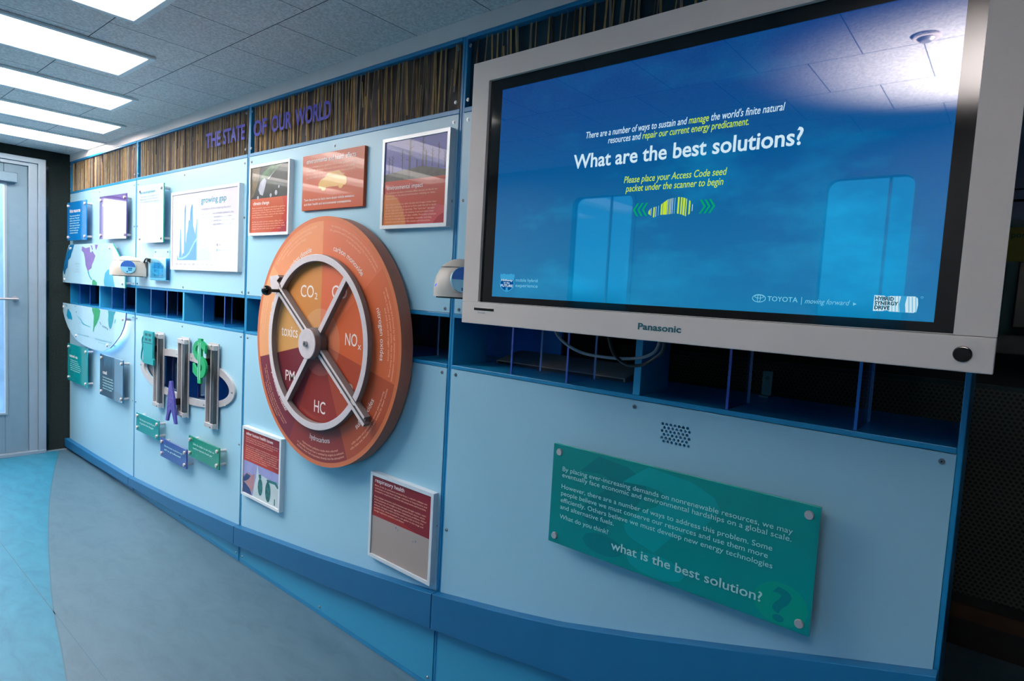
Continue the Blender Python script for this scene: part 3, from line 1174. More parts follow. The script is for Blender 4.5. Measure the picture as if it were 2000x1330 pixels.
Y4 = -0.0385
t = standoff_panel('acrylic_sign', 'blue acrylic sign headed finite resources, nearest the door on the exhibit wall', 'sign', -4.875, -4.489, 1.427, 1.674, 'blue_acrylic', group='small stand-off signs')
lettering(t, lambda m: (write(m, 'finite resources', -4.82, 1.606, 0.022, Y4, 'text_white', x1=-4.60, bold=0.02),
                        paragraph(m, ['These resources will not', 'last for ever. They take', 'millions of years to form', 'and once they are used', 'they are gone. As demand', 'grows the supply of oil,', 'coal and natural gas', 'continues to decline'], -4.82, -4.61, 1.580, 0.0155, 0.009, Y4, 'text_cyan', [1, .95, 1, .9, 1, .95, .85, .8])))
t = standoff_panel('acrylic_sign', 'purple acrylic sign in white glare, between blue sign and tall pale sign', 'sign', -4.217, -3.824, 1.425, 1.673, 'purple_acrylic', group='small stand-off signs')
purple_sign = t
mb = MB()
write(mb, 'demand', -4.17, 1.615, 0.02, Y4, 'text_white', x1=-4.02, bold=0.02)
part('lettering', mb, t, recalc=False)
t = standoff_panel('acrylic_sign', 'tall pale clear acrylic sign left of the framed growing gap chart', 'sign', -3.624, -3.296, 1.397, 1.690, 'pale_acrylic', edge='teal_edge', group='small stand-off signs')
lettering(t, lambda m: (write(m, 'the cost of petroleum', -3.605, 1.650, 0.014, Y4, 'text_teal', x1=-3.40, bold=0.01),
                        paragraph(m, ['The price of oil depends on', 'how easy it is to find and', 'how much of it is needed', 'around the world'], -3.60, -3.35, 1.632, 0.014, 0.007, Y4, 'text_grey', [1, .95, 1, .5])))
purple_sign.rotation_euler = (0, 0, 0.035)
# keypad-like leaflet holder
t = thing('leaflet_holder', 'small clear acrylic holder with printed card, between scanner and chart frame', 'holder', (-3.39, -0.02, 1.205))
mb = MB()
mb.box(-3.491, -3.292, -0.008, -0.004, 1.205, 1.364, 'holder')
mb.box(-3.491, -3.292, -0.026, -0.008, 1.205, 1.209, 'chart_pale')
mb.box(-3.491, -3.292, -0.026, -0.023, 1.205, 1.315, 'holder')
mb.box(-3.491, -3.488, -0.023, -0.008, 1.209, 1.315, 'holder')
mb.box(-3.295, -3.292, -0.023, -0.008, 1.209, 1.315, 'holder')
part('pocket', mb, t)
mb = MB()
mb.box(-3.480, -3.303, -0.020, -0.017, 1.2095, 1.320, 'chart_pale')
part('card', mb, t)
mb = MB()
for r in range(4):
    for c in range(3):
        mb.disc(-3.445 + 0.05 * c, 1.295 - 0.021 * r, 0.007, -0.0204, 'text_teal', 12)
part('print', mb, t, recalc=False)
for sx in (-3.47, -3.313):
    reuse('screw', SCREW, t, (sx, -0.008, 1.352))

# world map in two halves
MAP1 = [(-4.987, 1.150), (-4.987, 1.181), (-4.955, 1.248), (-4.904, 1.327), (-4.837, 1.399), (-4.4, 1.402), (-4.015, 1.400), (-3.959, 1.363), (-3.89, 1.314), (-3.84, 1.25), (-3.818, 1.203), (-3.812, 1.150)]
t = standoff_panel('map_panel', 'upper half of the pale blue world map, above the open slot by the door', 'map', -4.987, -3.812, 1.150, 1.402, 'map_acrylic', edge='teal_edge', outline=MAP1, group='world map panels',
                   spots=[(-4.80, 1.375), (-4.06, 1.375), (-4.93, 1.170), (-3.85, 1.175)])
mb = MB()
for poly, c in (([(-4.817, 1.399), (-4.725, 1.398), (-4.744, 1.375), (-4.783, 1.339), (-4.796, 1.319), (-4.85, 1.298), (-4.863, 1.25), (-4.904, 1.233), (-4.931, 1.199), (-4.952, 1.215), (-4.966, 1.236), (-4.945, 1.281), (-4.905, 1.327), (-4.86, 1.367)], 'blue_land'),
                ([(-4.561, 1.387), (-4.494, 1.375), (-4.412, 1.382), (-4.405, 1.35), (-4.382, 1.35), (-4.365, 1.359), (-4.308, 1.328), (-4.341, 1.294), (-4.37, 1.275), (-4.381, 1.252), (-4.433, 1.24), (-4.445, 1.229), (-4.469, 1.247), (-4.493, 1.27), (-4.506, 1.312), (-4.53, 1.346), (-4.573, 1.362)], 'purple_land'),
                ([(-4.457, 1.228), (-4.433, 1.236), (-4.421, 1.214), (-4.404, 1.203), (-4.363, 1.181), (-4.386, 1.181), (-4.421, 1.199)], 'teal_land'),
                ([(-4.363, 1.178), (-4.334, 1.185), (-4.283, 1.169), (-4.277, 1.151), (-4.368, 1.151)], 'green_land'),
                ([(-4.32, 1.396), (-4.264, 1.394), (-4.275, 1.379), (-4.297, 1.361), (-4.314, 1.379)], 'purple_land'),
                ([(-4.406, 1.395), (-4.371, 1.389), (-4.354, 1.365), (-4.371, 1.363), (-4.383, 1.38)], 'purple_land'),
                ([(-4.151, 1.158), (-4.157, 1.183), (-4.137, 1.227), (-4.084, 1.251), (-4.058, 1.246), (-4.027, 1.229), (-4.007, 1.219), (-3.996, 1.191), (-3.97, 1.151), (-4.135, 1.151)], 'cyan_land')):
    mb = MB()
    mb.flat(poly, Y4, c)
    part('continent', mb, t, recalc=False)
lettering(t, lambda m: paragraph(m, ['million barrels', 'produced', 'consumed', 'proven reserves'], -4.70, -4.60, 1.275, 0.018, 0.007, Y4, 'text_grey', [.9, .7, .7, 1]))
MAP2 = [(-4.992, 1.012), (-4.989, 0.986), (-4.965, 0.947), (-4.923, 0.903), (-4.861, 0.857), (-4.78, 0.815), (-4.68, 0.785), (-4.549, 0.766), (-4.404, 0.757), (-4.27, 0.757), (-4.15, 0.767), (-4.047, 0.792), (-3.964, 0.832), (-3.883, 0.879), (-3.833, 0.925), (-3.805, 0.968), (-3.795, 1.013)]
t = standoff_panel('map_panel', 'lower rounded half of the pale blue world map, below the open slot', 'map', -4.992, -3.795, 0.757, 1.013, 'map_acrylic', edge='purple_land', outline=MAP2, group='world map panels',
                   spots=[(-4.95, 0.985), (-3.84, 0.975), (-4.68, 0.812), (-4.09, 0.805)])
mb = MB()
for poly, c in (([(-4.862, 0.975), (-4.836, 0.976), (-4.821, 0.965), (-4.791, 0.954), (-4.761, 0.92), (-4.771, 0.904), (-4.796, 0.911), (-4.851, 0.909), (-4.887, 0.93), (-4.877, 0.955)], 'cyan_land'),
                ([(-4.368, 1.011), (-4.244, 1.012), (-4.215, 1.001), (-4.235, 0.955), (-4.277, 0.921), (-4.319, 0.893), (-4.335, 0.862), (-4.348, 0.868), (-4.34, 0.908), (-4.333, 0.965), (-4.363, 0.992)], 'green_land'),
                ([(-4.079, 1.011), (-3.952, 1.012), (-3.982, 0.988), (-3.996, 0.95), (-4.026, 0.91), (-4.049, 0.905), (-4.069, 0.92), (-4.078, 0.955), (-4.074, 0.982)], 'teal_land'),
                ([(-3.948, 0.971), (-3.958, 0.952), (-3.97, 0.938), (-3.974, 0.948), (-3.963, 0.965)], 'teal_land'),
                ([(-4.668, 0.944), (-4.625, 0.929), (-4.588, 0.92), (-4.564, 0.903), (-4.532, 0.894), (-4.397, 0.887), (-4.392, 0.891), (-4.513, 0.9), (-4.55, 0.909), (-4.574, 0.923), (-4.62, 0.935)], 'text_teal')):
    mb = MB()
    mb.flat(poly, Y4, c)
    part('continent', mb, t, recalc=False)
mb = MB()
for a, b in ((-4.22, 0.93), (-4.205, 0.922), (-4.17, 0.912), (-4.15, 0.909), (-4.13, 0.909), (-4.11, 0.907), (-4.09, 0.900), (-4.70, 1.0), (-4.68, 0.965), (-4.9, 1.0), (-4.88, 0.995)):
    mb.disc(a, b, 0.006, Y4, 'text_dark', 8)
part('island_dots', mb, t, recalc=False)
lettering(t, lambda m: (write(m, 'years of oil left', -4.663, 0.822, 0.010, Y4, 'text_teal', x1=-4.42), write(m, 'where the petroleum is found', -4.309, 0.822, 0.010, Y4, 'text_teal', x1=-4.02),
                        write(m, 'source', -4.25, 0.806, 0.006, Y4, 'text_teal', x1=-4.04)))
bl = MB()
HALO = []
for i in range(33):
    a = math.radians(-100 + 92 * i / 32)
    HALO.append((-4.36 + 0.40 * math.cos(a), -0.014, 0.985 + 0.165 * math.sin(a)))
bl.tube(HALO, 0.006, glow('led_strip', (240, 236, 255), 26.0), 8, 2)
part('led_strip', bl, t, recalc=False, label='white light strip behind the map edge')

t = standoff_panel('acrylic_sign', 'teal acrylic sign headed natural gas, low beside the door end', 'sign', -4.862, -4.461, 0.500, 0.748, 'teal_acrylic', group='small stand-off signs')
lettering(t, lambda m: (write(m, 'natural gas', -4.82, 0.662, 0.018, Y4, 'text_white', x1=-4.65, bold=0.02),
                        paragraph(m, ['Natural gas is found near', 'oil and it burns cleaner', 'than other fossil fuels', 'but it is limited too', 'and hard to move', 'over long distances'], -4.80, -4.58, 0.640, 0.013, 0.007, Y4, 'text_cyan', [.7, .8, .9, 1, 1, .9])))
t = standoff_panel('acrylic_sign', 'smoky dark blue acrylic sign headed coal, below the map', 'sign', -4.216, -3.834, 0.498, 0.743, 'coal_acrylic', group='small stand-off signs')
mb = MB()
mb.rect(-4.216, -4.155, 0.498, 0.743, -0.0384, 'coal_dark')
mb.flat([(-4.155, 0.500), (-3.836, 0.500), (-3.836, 0.54), (-3.95, 0.552), (-4.06, 0.54), (-4.155, 0.556)], -0.0384, 'coal_dark')
mb.flat([(-4.155, 0.66), (-4.10, 0.69), (-4.06, 0.672), (-4.02, 0.70), (-3.98, 0.675), (-3.98, 0.58), (-4.155, 0.58)], -0.0384, 'coal_dark')
part('print', mb, t, recalc=False)
lettering(t, lambda m: (write(m, 'coal', -4.165, 0.630, 0.020, -0.0388, 'text_white', x1=-4.095, bold=0.02),
                        paragraph(m, ['Coal is burned to make', 'electricity and steel but', 'it releases more carbon', 'than oil or natural gas', 'when it is used'], -4.165, -3.985, 0.606, 0.0165, 0.009, -0.0388, 'text_cyan', [.95, 1, .98, 1, .85])))

# ------------------------------------------------------------------ framed posters
def poster(label, x0, x1, z0, z1, deco, fw=0.011, name='framed_poster', depth=0.02, group='framed posters', frame=True, cat='poster', base='paper'):
    t = thing(name, label, cat, ((x0 + x1) / 2, -depth / 2, z0), group)
    f = MB()
    if frame:
        f.cutout([[(x0, z0), (x1, z0), (x1, z1), (x0, z1)], [(x0 + fw, z0 + fw), (x1 - fw, z0 + fw), (x1 - fw, z1 - fw), (x0 + fw, z1 - fw)]], -depth, 0, 'poster_frame')
        part('frame', f, t, 0.0015)
        b = MB()
        b.box(x0 + fw, x1 - fw, -depth + 0.004, -0.001, z0 + fw, z1 - fw, base)
        part('print', b, t)
        y = -depth + 0.004
    else:
        b = MB()
        b.box(x0, x1, -depth, 0, z0, z1, base)
        part('board', b, t, 0.0008)
        y = -depth
    deco(t, y)
    return t


def deco_gap(t, y):
    mb = MB()
    ch = [(-3.178, 1.311), (-3.179, 1.344), (-3.17, 1.32), (-3.157, 1.327), (-3.15, 1.362), (-3.148, 1.46), (-3.139, 1.46), (-3.131, 1.362), (-3.123, 1.323), (-3.113, 1.348), (-3.102, 1.341), (-3.101, 1.549), (-3.091, 1.573), (-3.087, 1.572), (-3.086, 1.389), (-3.079, 1.396), (-3.073, 1.431), (-3.06, 1.458), (-3.052, 1.499), (-3.039, 1.499), (-3.037, 1.539), (-3.021, 1.571), (-3.013, 1.569), (-3.007, 1.474), (-2.994, 1.453), (-2.981, 1.432), (-2.971, 1.469), (-2.965, 1.504), (-2.957, 1.502), (-2.951, 1.455), (-2.94, 1.435), (-2.932, 1.371), (-2.879, 1.362), (-2.86, 1.372), (-2.829, 1.344), (-2.824, 1.311)]
    mb.flat(ch, y - 0.0004, 'chart_blue')
    cu = [(-3.17, 1.318), (-3.119, 1.32), (-3.078, 1.329), (-3.046, 1.344), (-3.015, 1.371), (-2.984, 1.398), (-2.953, 1.413)]
    mb.flat([(a, b + 0.004) for a, b in cu] + [(a + 0.006, b - 0.004) for a, b in reversed(cu)], y - 0.0008, 'chart_pale')
    mb.disc(-2.752, 1.381, 0.006, y - 0.0004, 'text_grey', 10)
    mb.disc(-2.754, 1.357, 0.006, y - 0.0004, 'chart_pale', 10)
    part('chart', mb, t, recalc=False)
    tx = MB()
    write(tx, 'growing gap', -2.922, 1.572, 0.026, y - 0.0004, 'text_teal', x1=-2.674, bold=0.012)
    write(tx, 'consumption of oil is outpacing discovery', -2.92, 1.540, 0.009, y - 0.0004, 'text_grey', x1=-2.632)
    paragraph(tx, ['discoveries of new oil fields peaked in the', '1960s while the demand keeps growing', 'each year the world uses more oil than', 'it finds and the gap continues to grow'], -2.915, -2.59, 1.517, 0.016, 0.008, y - 0.0004, 'text_grey', [.95, .9, 1, .9])
    for i in range(9):
        write(tx, str(1930 + 10 * i), -3.195 + 0.047 * i, 1.288, 0.008, y - 0.0004, 'text_grey', x1=-3.170 + 0.047 * i)
    for i in range(7):
        write(tx, str(60 - 10 * i), -3.202, 1.586 - 0.039 * i, 0.008, y - 0.0004, 'text_grey')
    write(tx, 'past discovery', -2.735, 1.378, 0.007, y - 0.0004, 'text_grey', x1=-2.63)
    write(tx, 'consumption', -2.735, 1.354, 0.007, y - 0.0004, 'text_grey', x1=-2.64)
    part('lettering', tx, t, recalc=False)


poster('silver framed growing gap chart with a blue spiky graph', -3.248, -2.553, 1.264, 1.638, deco_gap, fw=0.013)

BODY = ['Most scientists agree that the Earth is getting', 'warmer because of gases that trap heat in the', 'atmosphere. Carbon dioxide from vehicles and', 'power plants is a major cause of this change', 'and of rising sea levels around the world.', '', 'As the ice melts and the climate shifts, plants', 'and animals lose the places where they live and', 'extreme weather becomes more common. Small', 'changes that we make today can slow it down.']


def deco_climate(t, y):
    x0, x1, z0, z1 = -2.458, -2.171, 1.426, 1.687
    mb = MB()
    mb.rect(x0, x1, 1.562, z1, y - 0.0003, 'dark_photo')
    mb.flat([(x0, 1.562), (-2.435, 1.575), (-2.40, 1.63), (-2.385, z1), (x0, z1)], y - 0.0005, 'brown_photo')
    mb.flat([(-2.34, 1.632), (-2.27, 1.66), (-2.23, 1.682), (-2.20, z1), (-2.30, z1), (-2.37, 1.66), (-2.38, 1.635)], y - 0.0006, 'green_photo')
    mb.flat([(-2.398, 1.598), (-2.385, 1.625), (-2.355, 1.642), (-2.335, 1.632), (-2.345, 1.605), (-2.362, 1.572), (-2.385, 1.578)], y - 0.0008, 'pale_photo')
    mb.flat([(-2.33, 1.634), (-2.29, 1.656), (-2.26, 1.672), (-2.275, 1.662), (-2.315, 1.634)], y - 0.0009, 'pale_photo')
    for cx, cz, r in ((-2.26, 1.578, 0.01), (-2.24, 1.60, 0.006), (-2.30, 1.57, 0.008), (-2.40, 1.566, 0.007)):
        mb.disc(cx, cz, r, y - 0.0009, 'pale_photo', 10)
    part('photo', mb, t, recalc=False)
    bd = MB()
    bd.rect(x0, x1, z0, 1.562, y - 0.0003, 'orange')
    bd.flat([(-2.172, 1.562), (-2.172, z0), (-2.30, z0), (-2.22, 1.462), (-2.20, 1.53), (-2.215, 1.562)], y - 0.0005, 'red')
    bd.flat([(-2.172, 1.48), (-2.172, z0), (-2.24, z0), (-2.2, 1.452)], y - 0.0006, 'crimson')
    part('colour_field', bd, t, recalc=False)
    tx = MB()
    write(tx, 'climate change', -2.437, 1.537, 0.013, y - 0.001, 'text_white', x1=-2.31, bold=0.012)
    paragraph(tx, BODY, -2.445, -2.19, 1.522, 0.0092, 0.0048, y - 0.001, 'text_pink', [1, .98, 1, .97, .65, 1, .95, .98, 1, .9])
    part('lettering', tx, t, recalc=False)


poster('narrow framed climate change poster, dark green photo above orange text', -2.470, -2.160, 1.414, 1.698, deco_climate)


def deco_effects(t, y):
    mb = MB()
    car = [(-1.972, 1.575), (-1.975, 1.590), (-1.962, 1.604), (-1.935, 1.612), (-1.915, 1.628), (-1.85, 1.630), (-1.822, 1.612), (-1.806, 1.603), (-1.803, 1.585), (-1.812, 1.577), (-1.822, 1.577), (-1.832, 1.567), (-1.845, 1.567), (-1.853, 1.576), (-1.925, 1.576), (-1.935, 1.564), (-1.950, 1.564), (-1.958, 1.575)]
    mb.flat(car, y - 0.0004, 'yellow')
    part('car_print', mb, t, recalc=False)
    tx = MB()
    write(tx, 'environmental and health effects', -2.055, 1.668, 0.0165, y - 0.0008, 'text_white', x1=-1.755, bold=0.008)
    paragraph(tx, ['Vehicle emissions are a significant source of air pollution in the', 'United States. Emissions from cars, trucks and buses are mostly', 'the by-products of the combustion process whose pollutants', 'can have health and environmental consequences.'], -2.055, -1.755, 1.651, 0.0125, 0.0072, y - 0.0008, 'text_pink', [1, .98, .99, .8])
    write(tx, 'Turn the arrow to learn more about vehicle emissions', -2.065, 1.533, 0.0085, y - 0.0008, 'text_white', x1=-1.757, bold=0.012)
    write(tx, 'and their health and environmental consequences.', -2.065, 1.517, 0.0085, y - 0.0008, 'text_white', x1=-1.772, bold=0.012)
    part('lettering', tx, t, recalc=False)


poster('frameless orange environmental and health effects sign with a yellow car outline', -2.082, -1.708, 1.499, 1.698, deco_effects, frame=False, name='sign_board', depth=0.012, group=None, cat='sign', base='orange')


def deco_impact(t, y):
    x0, x1, z0, z1 = -1.592, -1.308, 1.431, 1.690
    mb = MB()
    mb.rect(x0, x1, 1.568, z1, y - 0.0003, 'sky_print')
    mb.flat([(x0, 1.568), (x1, 1.568), (x1, 1.584), (-1.36, 1.594), (-1.42, 1.604), (-1.46, 1.600), (-1.53, 1.596), (x0, 1.590)], y - 0.0005, 'ground_print')
    for x, za, zb, w in ((-1.572, 1.592, 1.645, 0.0022), (-1.555, 1.592, 1.648, 0.0022), (-1.508, 1.595, 1.662, 0.0022), (-1.474, 1.570, 1.689, 0.005), (-1.415, 1.600, 1.690, 0.003), (-1.40, 1.60, 1.650, 0.003), (-1.372, 1.598, 1.652, 0.002), (-1.345, 1.592, 1.666, 0.002), (-1.318, 1.59, 1.64, 0.002), (-1.44, 1.598, 1.625, 0.0015)):
        mb.flat([(x - w, za), (x + w, za), (x + w * 0.5, zb), (x - w * 0.5, zb)], y - 0.0007, 'bark_print')
        for q in range(5):
            zz = za + (zb - za) * (0.45 + 0.1 * q)
            s = 1 if q % 2 else -1
            mb.flat([(x, zz), (x + s * w * 4, zz + 0.006), (x + s * w * 4, zz + 0.0068), (x, zz + 0.0016)], y - 0.0007, 'bark_print')
    part('photo', mb, t, recalc=False)
    bd = MB()
    bd.rect(x0, x1, z0, 1.568, y - 0.0003, 'red')
    pts = [(x0, z0)] + [(-1.62 + 0.135 * math.cos(a * math.pi / 24), 1.42 + 0.10 * math.sin(a * math.pi / 24)) for a in range(0, 11)]
    bd.flat([(x0, z0), (-1.482, z0), (-1.486, 1.452), (-1.497, 1.478), (-1.518, 1.506), (-1.545, 1.524), (x0, 1.530)], y - 0.0005, 'orange2')
    bd.flat([(-1.43, z0), (x1, z0), (x1, 1.480), (-1.35, 1.488), (-1.39, 1.470), (-1.42, 1.448)], y - 0.0005, 'pinkred')
    bd.flat([(-1.36, z0), (x1, z0), (x1, 1.462), (-1.335, 1.452)], y - 0.0006, 'crimson')
    part('colour_field', bd, t, recalc=False)
    tx = MB()
    write(tx, 'environmental impact', -1.578, 1.541, 0.0135, y - 0.001, 'text_white', x1=-1.408, bold=0.006)
    paragraph(tx, ['Air pollution can have a dramatic effect not just on the air we', 'breathe but on the physical environment, including our lakes,', 'rivers and soil.', '', 'Once they are airborne, sulfur dioxide and nitrogen oxides react', 'with other substances in the air to form acids that fall to earth', 'as rain, fog, snow or dry particles. This "acid rain" damages', 'forests, lakes and streams, the makeup of soil and makes water', 'less able to support fish and other wildlife. Particulate emissions', 'can soil and damage stone and other materials, including', 'culturally important objects like statues and monuments.'], -1.581, -1.345, 1.529, 0.0091, 0.0050, y - 0.001, 'text_pink', [1, .97, .25, 1, 1, .99, .97, .96, 1, .92, .9])
    part('lettering', tx, t, recalc=False)


poster('framed environmental impact poster showing bare trees against a violet sky', -1.604, -1.297, 1.419, 1.702, deco_impact)

HB = ['Carbon monoxide and the other gases may affect more', 'than breathing. They reduce oxygen in the blood and can', 'harm the heart, the brain and the nervous system.', '', 'Toxic chemicals in exhaust, including benzene, are known', 'to cause cancer. Others can slow growth in children and', 'affect how the body fights infections, and people who', 'live near busy roads face higher risks. Long exposure', 'to lead and to fine particles can damage organs', 'and shorten lives, so cleaner cars and fuels', 'make everyone healthier.']


def deco_other(t, y):
    x0, x1, z0, z1 = -2.466, -2.178, 0.334, 0.607
    mb = MB()
    mb.rect(x0, x1, z0, 0.473, y - 0.0003, 'xray_photo')
    mb.flat([(x0, z0), (-2.385, z0), (-2.375, 0.38), (-2.36, 0.42), (-2.352, 0.473), (x0, 0.473)], y - 0.0005, 'lilac_photo')
    mb.flat([(x0, 0.405), (-2.43, 0.425), (-2.395, 0.42), (-2.372, 0.432), (-2.378, 0.37), (-2.40, 0.345), (-2.44, 0.36), (x0, 0.375)], y - 0.0006, 'skin_photo')
    mb.flat([(x0, 0.395), (-2.44, 0.42), (-2.405, 0.415), (-2.42, 0.40), (-2.445, 0.385), (x0, 0.38)], y - 0.0007, 'navy_photo')
    mb.flat([(x0, z0), (-2.39, z0), (-2.41, 0.36), (-2.44, 0.372), (x0, 0.38)], y - 0.0007, 'navy_photo')
    mb.flat([(-2.35, 0.473), (x1, 0.473), (x1, 0.428), (-2.34, 0.44)], y - 0.0006, 'lilac_photo')
    mb.disc(-2.325, 0.387, 0.019, y - 0.0007, 'lung_photo', 20, rz=0.036)
    mb.disc(-2.263, 0.382, 0.021, y - 0.0007, 'lung_photo', 20, rz=0.042)
    mb.flat([(-2.34, 0.437), (-2.32, 0.440), (-2.318, 0.425), (-2.335, 0.42)], y - 0.0007, 'lung_photo')
    mb.flat([(-2.275, 0.432), (-2.20, 0.437), (-2.18, 0.418), (-2.19, 0.412), (-2.21, 0.425), (-2.27, 0.422)], y - 0.0007, 'lung_photo')
    mb.rect(-2.213, -2.206, 0.34, 0.366, y - 0.0007, 'lung_photo')
    part('photo', mb, t, recalc=False)
    bd = MB()
    bd.rect(x0, x1, 0.473, z1, y - 0.0003, 'rust')
    bd.flat([(x0, 0.473), (-2.19, 0.473), (-2.26, 0.492), (-2.35, 0.52), (x0, 0.535)], y - 0.0005, 'red')
    bd.flat([(-2.30, z1), (x1, z1), (x1, 0.56), (-2.24, 0.565)], y - 0.0005, 'maroon')
    part('colour_field', bd, t, recalc=False)
    tx = MB()
    write(tx, 'other human health issues', -2.450, 0.585, 0.0125, y - 0.001, 'text_white', x1=-2.232, bold=0.012)
    paragraph(tx, HB, -2.452, -2.19, 0.572, 0.0088, 0.0048, y - 0.001, 'text_pink', [1, .98, .85, 1, .97, 1, .97, .96, .95, 1, .7])
    part('lettering', tx, t, recalc=False)


poster('small framed poster low on the wall with red text above a chest x-ray', -2.478, -2.167, 0.322, 0.618, deco_other)


def deco_resp(t, y):
    x0, x1, z0, z1 = -1.588, -1.307, 0.348, 0.611
    mb = MB()
    mb.rect(x0, x1, z0, 0.478, y - 0.0003, 'beige_print')
    for a, b, r in ((-1.465, 0.468, 0.004), (-1.455, 0.463, 0.003), (-1.37, 0.452, 0.004), (-1.382, 0.448, 0.003)):
        mb.disc(a, b, r, y - 0.0005, 'text_grey', 8)
    part('photo', mb, t, recalc=False)
    bd = MB()
    bd.rect(x0, x1, 0.478, z1, y - 0.0003, 'maroon')
    bd.flat([(x0, 0.478), (-1.36, 0.478), (-1.44, 0.494), (-1.52, 0.506), (x0, 0.51)], y - 0.0005, 'rust')
    part('colour_field', bd, t, recalc=False)
    tx = MB()
    write(tx, 'respiratory health', -1.578, 0.592, 0.0130, y - 0.001, 'text_white', x1=-1.432, bold=0.008)
    paragraph(tx, ['Many of the air pollutants emitted from a vehicle\'s tailpipe can', 'contribute to lung tissue damage, reduction in lung function and', 'increased in respiratory infections like pneumonia and bronchitis.', '', 'Even tailpipe emissions, hydrocarbons and nitrogen oxides, react', 'in the presence of sunlight to form ground level ozone, which', 'can irritate the eyes and aggravate respiratory problems. Other', 'exhaust, nitrogen oxides and fine soot can react to form tiny', 'particles that, when breathed in, can gather in the lungs and', 'damage respiratory symptoms and disease.'], -1.579, -1.325, 0.579, 0.0094, 0.0050, y - 0.001, 'text_pink', [1, 1, .99, 1, .99, .97, 1, .95, .95, .6])
    part('lettering', tx, t, recalc=False)


poster('framed respiratory health poster with plain beige lower half, right above the ledge', -1.600, -1.295, 0.336, 0.623, deco_resp)

# ------------------------------------------------------------------ oval ring, rails and sliders
t = thing('oval_window_ring', 'flat grey metal oval ring bolted around the window behind the slide rails', 'window ring', (-3.118, -0.006, 0.62))
mb = MB()
mb.cutout([OVAL_OUT, OVAL_IN], -0.010, -0.0005, 'alu')
part('ring', mb, t, 0.001)
for sx, sz in ((-3.645, 0.742), (-3.175, 0.849), (-3.01, 0.849), (-2.600, 0.740), (-2.66, 0.670), (-2.87, 0.643), (-3.20, 0.637), (-3.40, 0.652)):
    reuse('screw', SCREW, t, (sx, -0.010, sz))

RLAB = ['left of three upright metal slide rails, holding the teal fuel pump',
        'middle of three upright metal slide rails, holding the purple tower',
        'right of three upright metal slide rails, holding the green dollar sign']
rail_root = None
for k, xc in enumerate((-3.378, -3.079, -2.770)):
    t = thing('slide_rail', RLAB[k], 'rail', (xc, -0.02, 0.55), 'metal slide rails')
    mb = MB()
    mb.box(xc - 0.048, xc + 0.048, -0.015, -0.011, 0.552, 0.940, 'alu')
    part('back_plate', mb, t)
    mb = MB()
    for a, b in ((-0.040, -0.032), (0.006, 0.014)):
        mb.box(xc + a, xc + b, -0.032, -0.015, 0.575, 0.920, 'alu')
    mb.box(xc + 0.014, xc + 0.040, -0.030, -0.015, 0.575, 0.920, 'metal_dark')
    part('channel', mb, t, 0.001)
    mb = MB()
    mb.box(xc - 0.032, xc + 0.006, -0.018, -0.0152, 0.575, 0.920, 'black')
    part('slot', mb, t)
    for z0 in (0.555, 0.910):
        mb = MB()
        mb.box(xc - 0.042, xc + 0.042, -0.034, -0.0152, z0, z0 + 0.022, 'alu')
        part('end_cap', mb, t, 0.0015)
    for dz in (0.563, 0.93):
        reuse('screw', SCREW, t, (xc + 0.02, -0.034, dz))

# fuel pump
t = thing('fuel_pump_slider', 'teal flat fuel pump shape at the top of the left slide rail', 'slider', (-3.43, -0.05, 0.77))
mb = MB()
mb.prism([(-3.488, 0.772), (-3.352, 0.772), (-3.352, 0.80), (-3.362, 0.806), (-3.362, 0.942), (-3.478, 0.942), (-3.488, 0.93)], -0.056, -0.046, 'pump_teal')
part('body', mb, t, 0.001)
mb = MB()
for a in (-3.462, -3.415):
    for b in (0.892, 0.917):
        mb.rect(a, a + 0.034, b, b + 0.013, -0.0564, 'text_dark')
mb.rect(-3.486, -3.364, 0.879, 0.8835, -0.0564, 'text_dark')
part('print', mb, t, recalc=False)
mb = MB()
mb.tube([(-3.486, -0.05, 0.918), (-3.508, -0.05, 0.905), (-3.517, -0.05, 0.885), (-3.511, -0.05, 0.855), (-3.523, -0.05, 0.818), (-3.525, -0.05, 0.790), (-3.507, -0.05, 0.778), (-3.486, -0.05, 0.784)], 0.0035, 'pump_teal')
part('hose', mb, t, smooth=True)
mb = MB()
mb.box(-3.40, -3.376, -0.046, -0.0185, 0.84, 0.87, 'black')
part('carrier', mb, t)
# tower
t = thing('tower_slider', 'purple flat oil derrick shape at the bottom of the middle slide rail', 'slider', (-3.12, -0.05, 0.52))
TW = [(-3.150, 0.720), (-3.125, 0.723), (-3.119, 0.695), (-3.103, 0.66), (-3.092, 0.632), (-3.080, 0.58), (-3.066, 0.520), (-3.086, 0.519), (-3.104, 0.552), (-3.128, 0.585), (-3.152, 0.555), (-3.166, 0.520), (-3.188, 0.520), (-3.176, 0.56), (-3.172, 0.616), (-3.168, 0.642), (-3.157, 0.685)]
mb = MB()
mb.prism(TW, -0.056, -0.046, 'tower_violet')
part('body', mb, t, 0.0008)
mb = MB()
for a, b in (((-3.14, 0.712), (-3.165, 0.54)), ((-3.134, 0.712), (-3.09, 0.54)), ((-3.165, 0.632), (-3.10, 0.632)), ((-3.165, 0.625), (-3.10, 0.585)), ((-3.098, 0.625), (-3.165, 0.585)), ((-3.15, 0.68), (-3.118, 0.645)), ((-3.12, 0.68), (-3.155, 0.645))):
    d = Vector((b[0] - a[0], b[1] - a[1])).normalized() * 0.0022
    mb.flat([(a[0] - d.y, a[1] + d.x), (b[0] - d.y, b[1] + d.x), (b[0] + d.y, b[1] - d.x), (a[0] + d.y, a[1] - d.x)], -0.0564, 'purple_land')
part('print', mb, t, recalc=False)
mb = MB()
mb.box(-3.11, -3.09, -0.046, -0.0185, 0.61, 0.64, 'black')
part('carrier', mb, t)
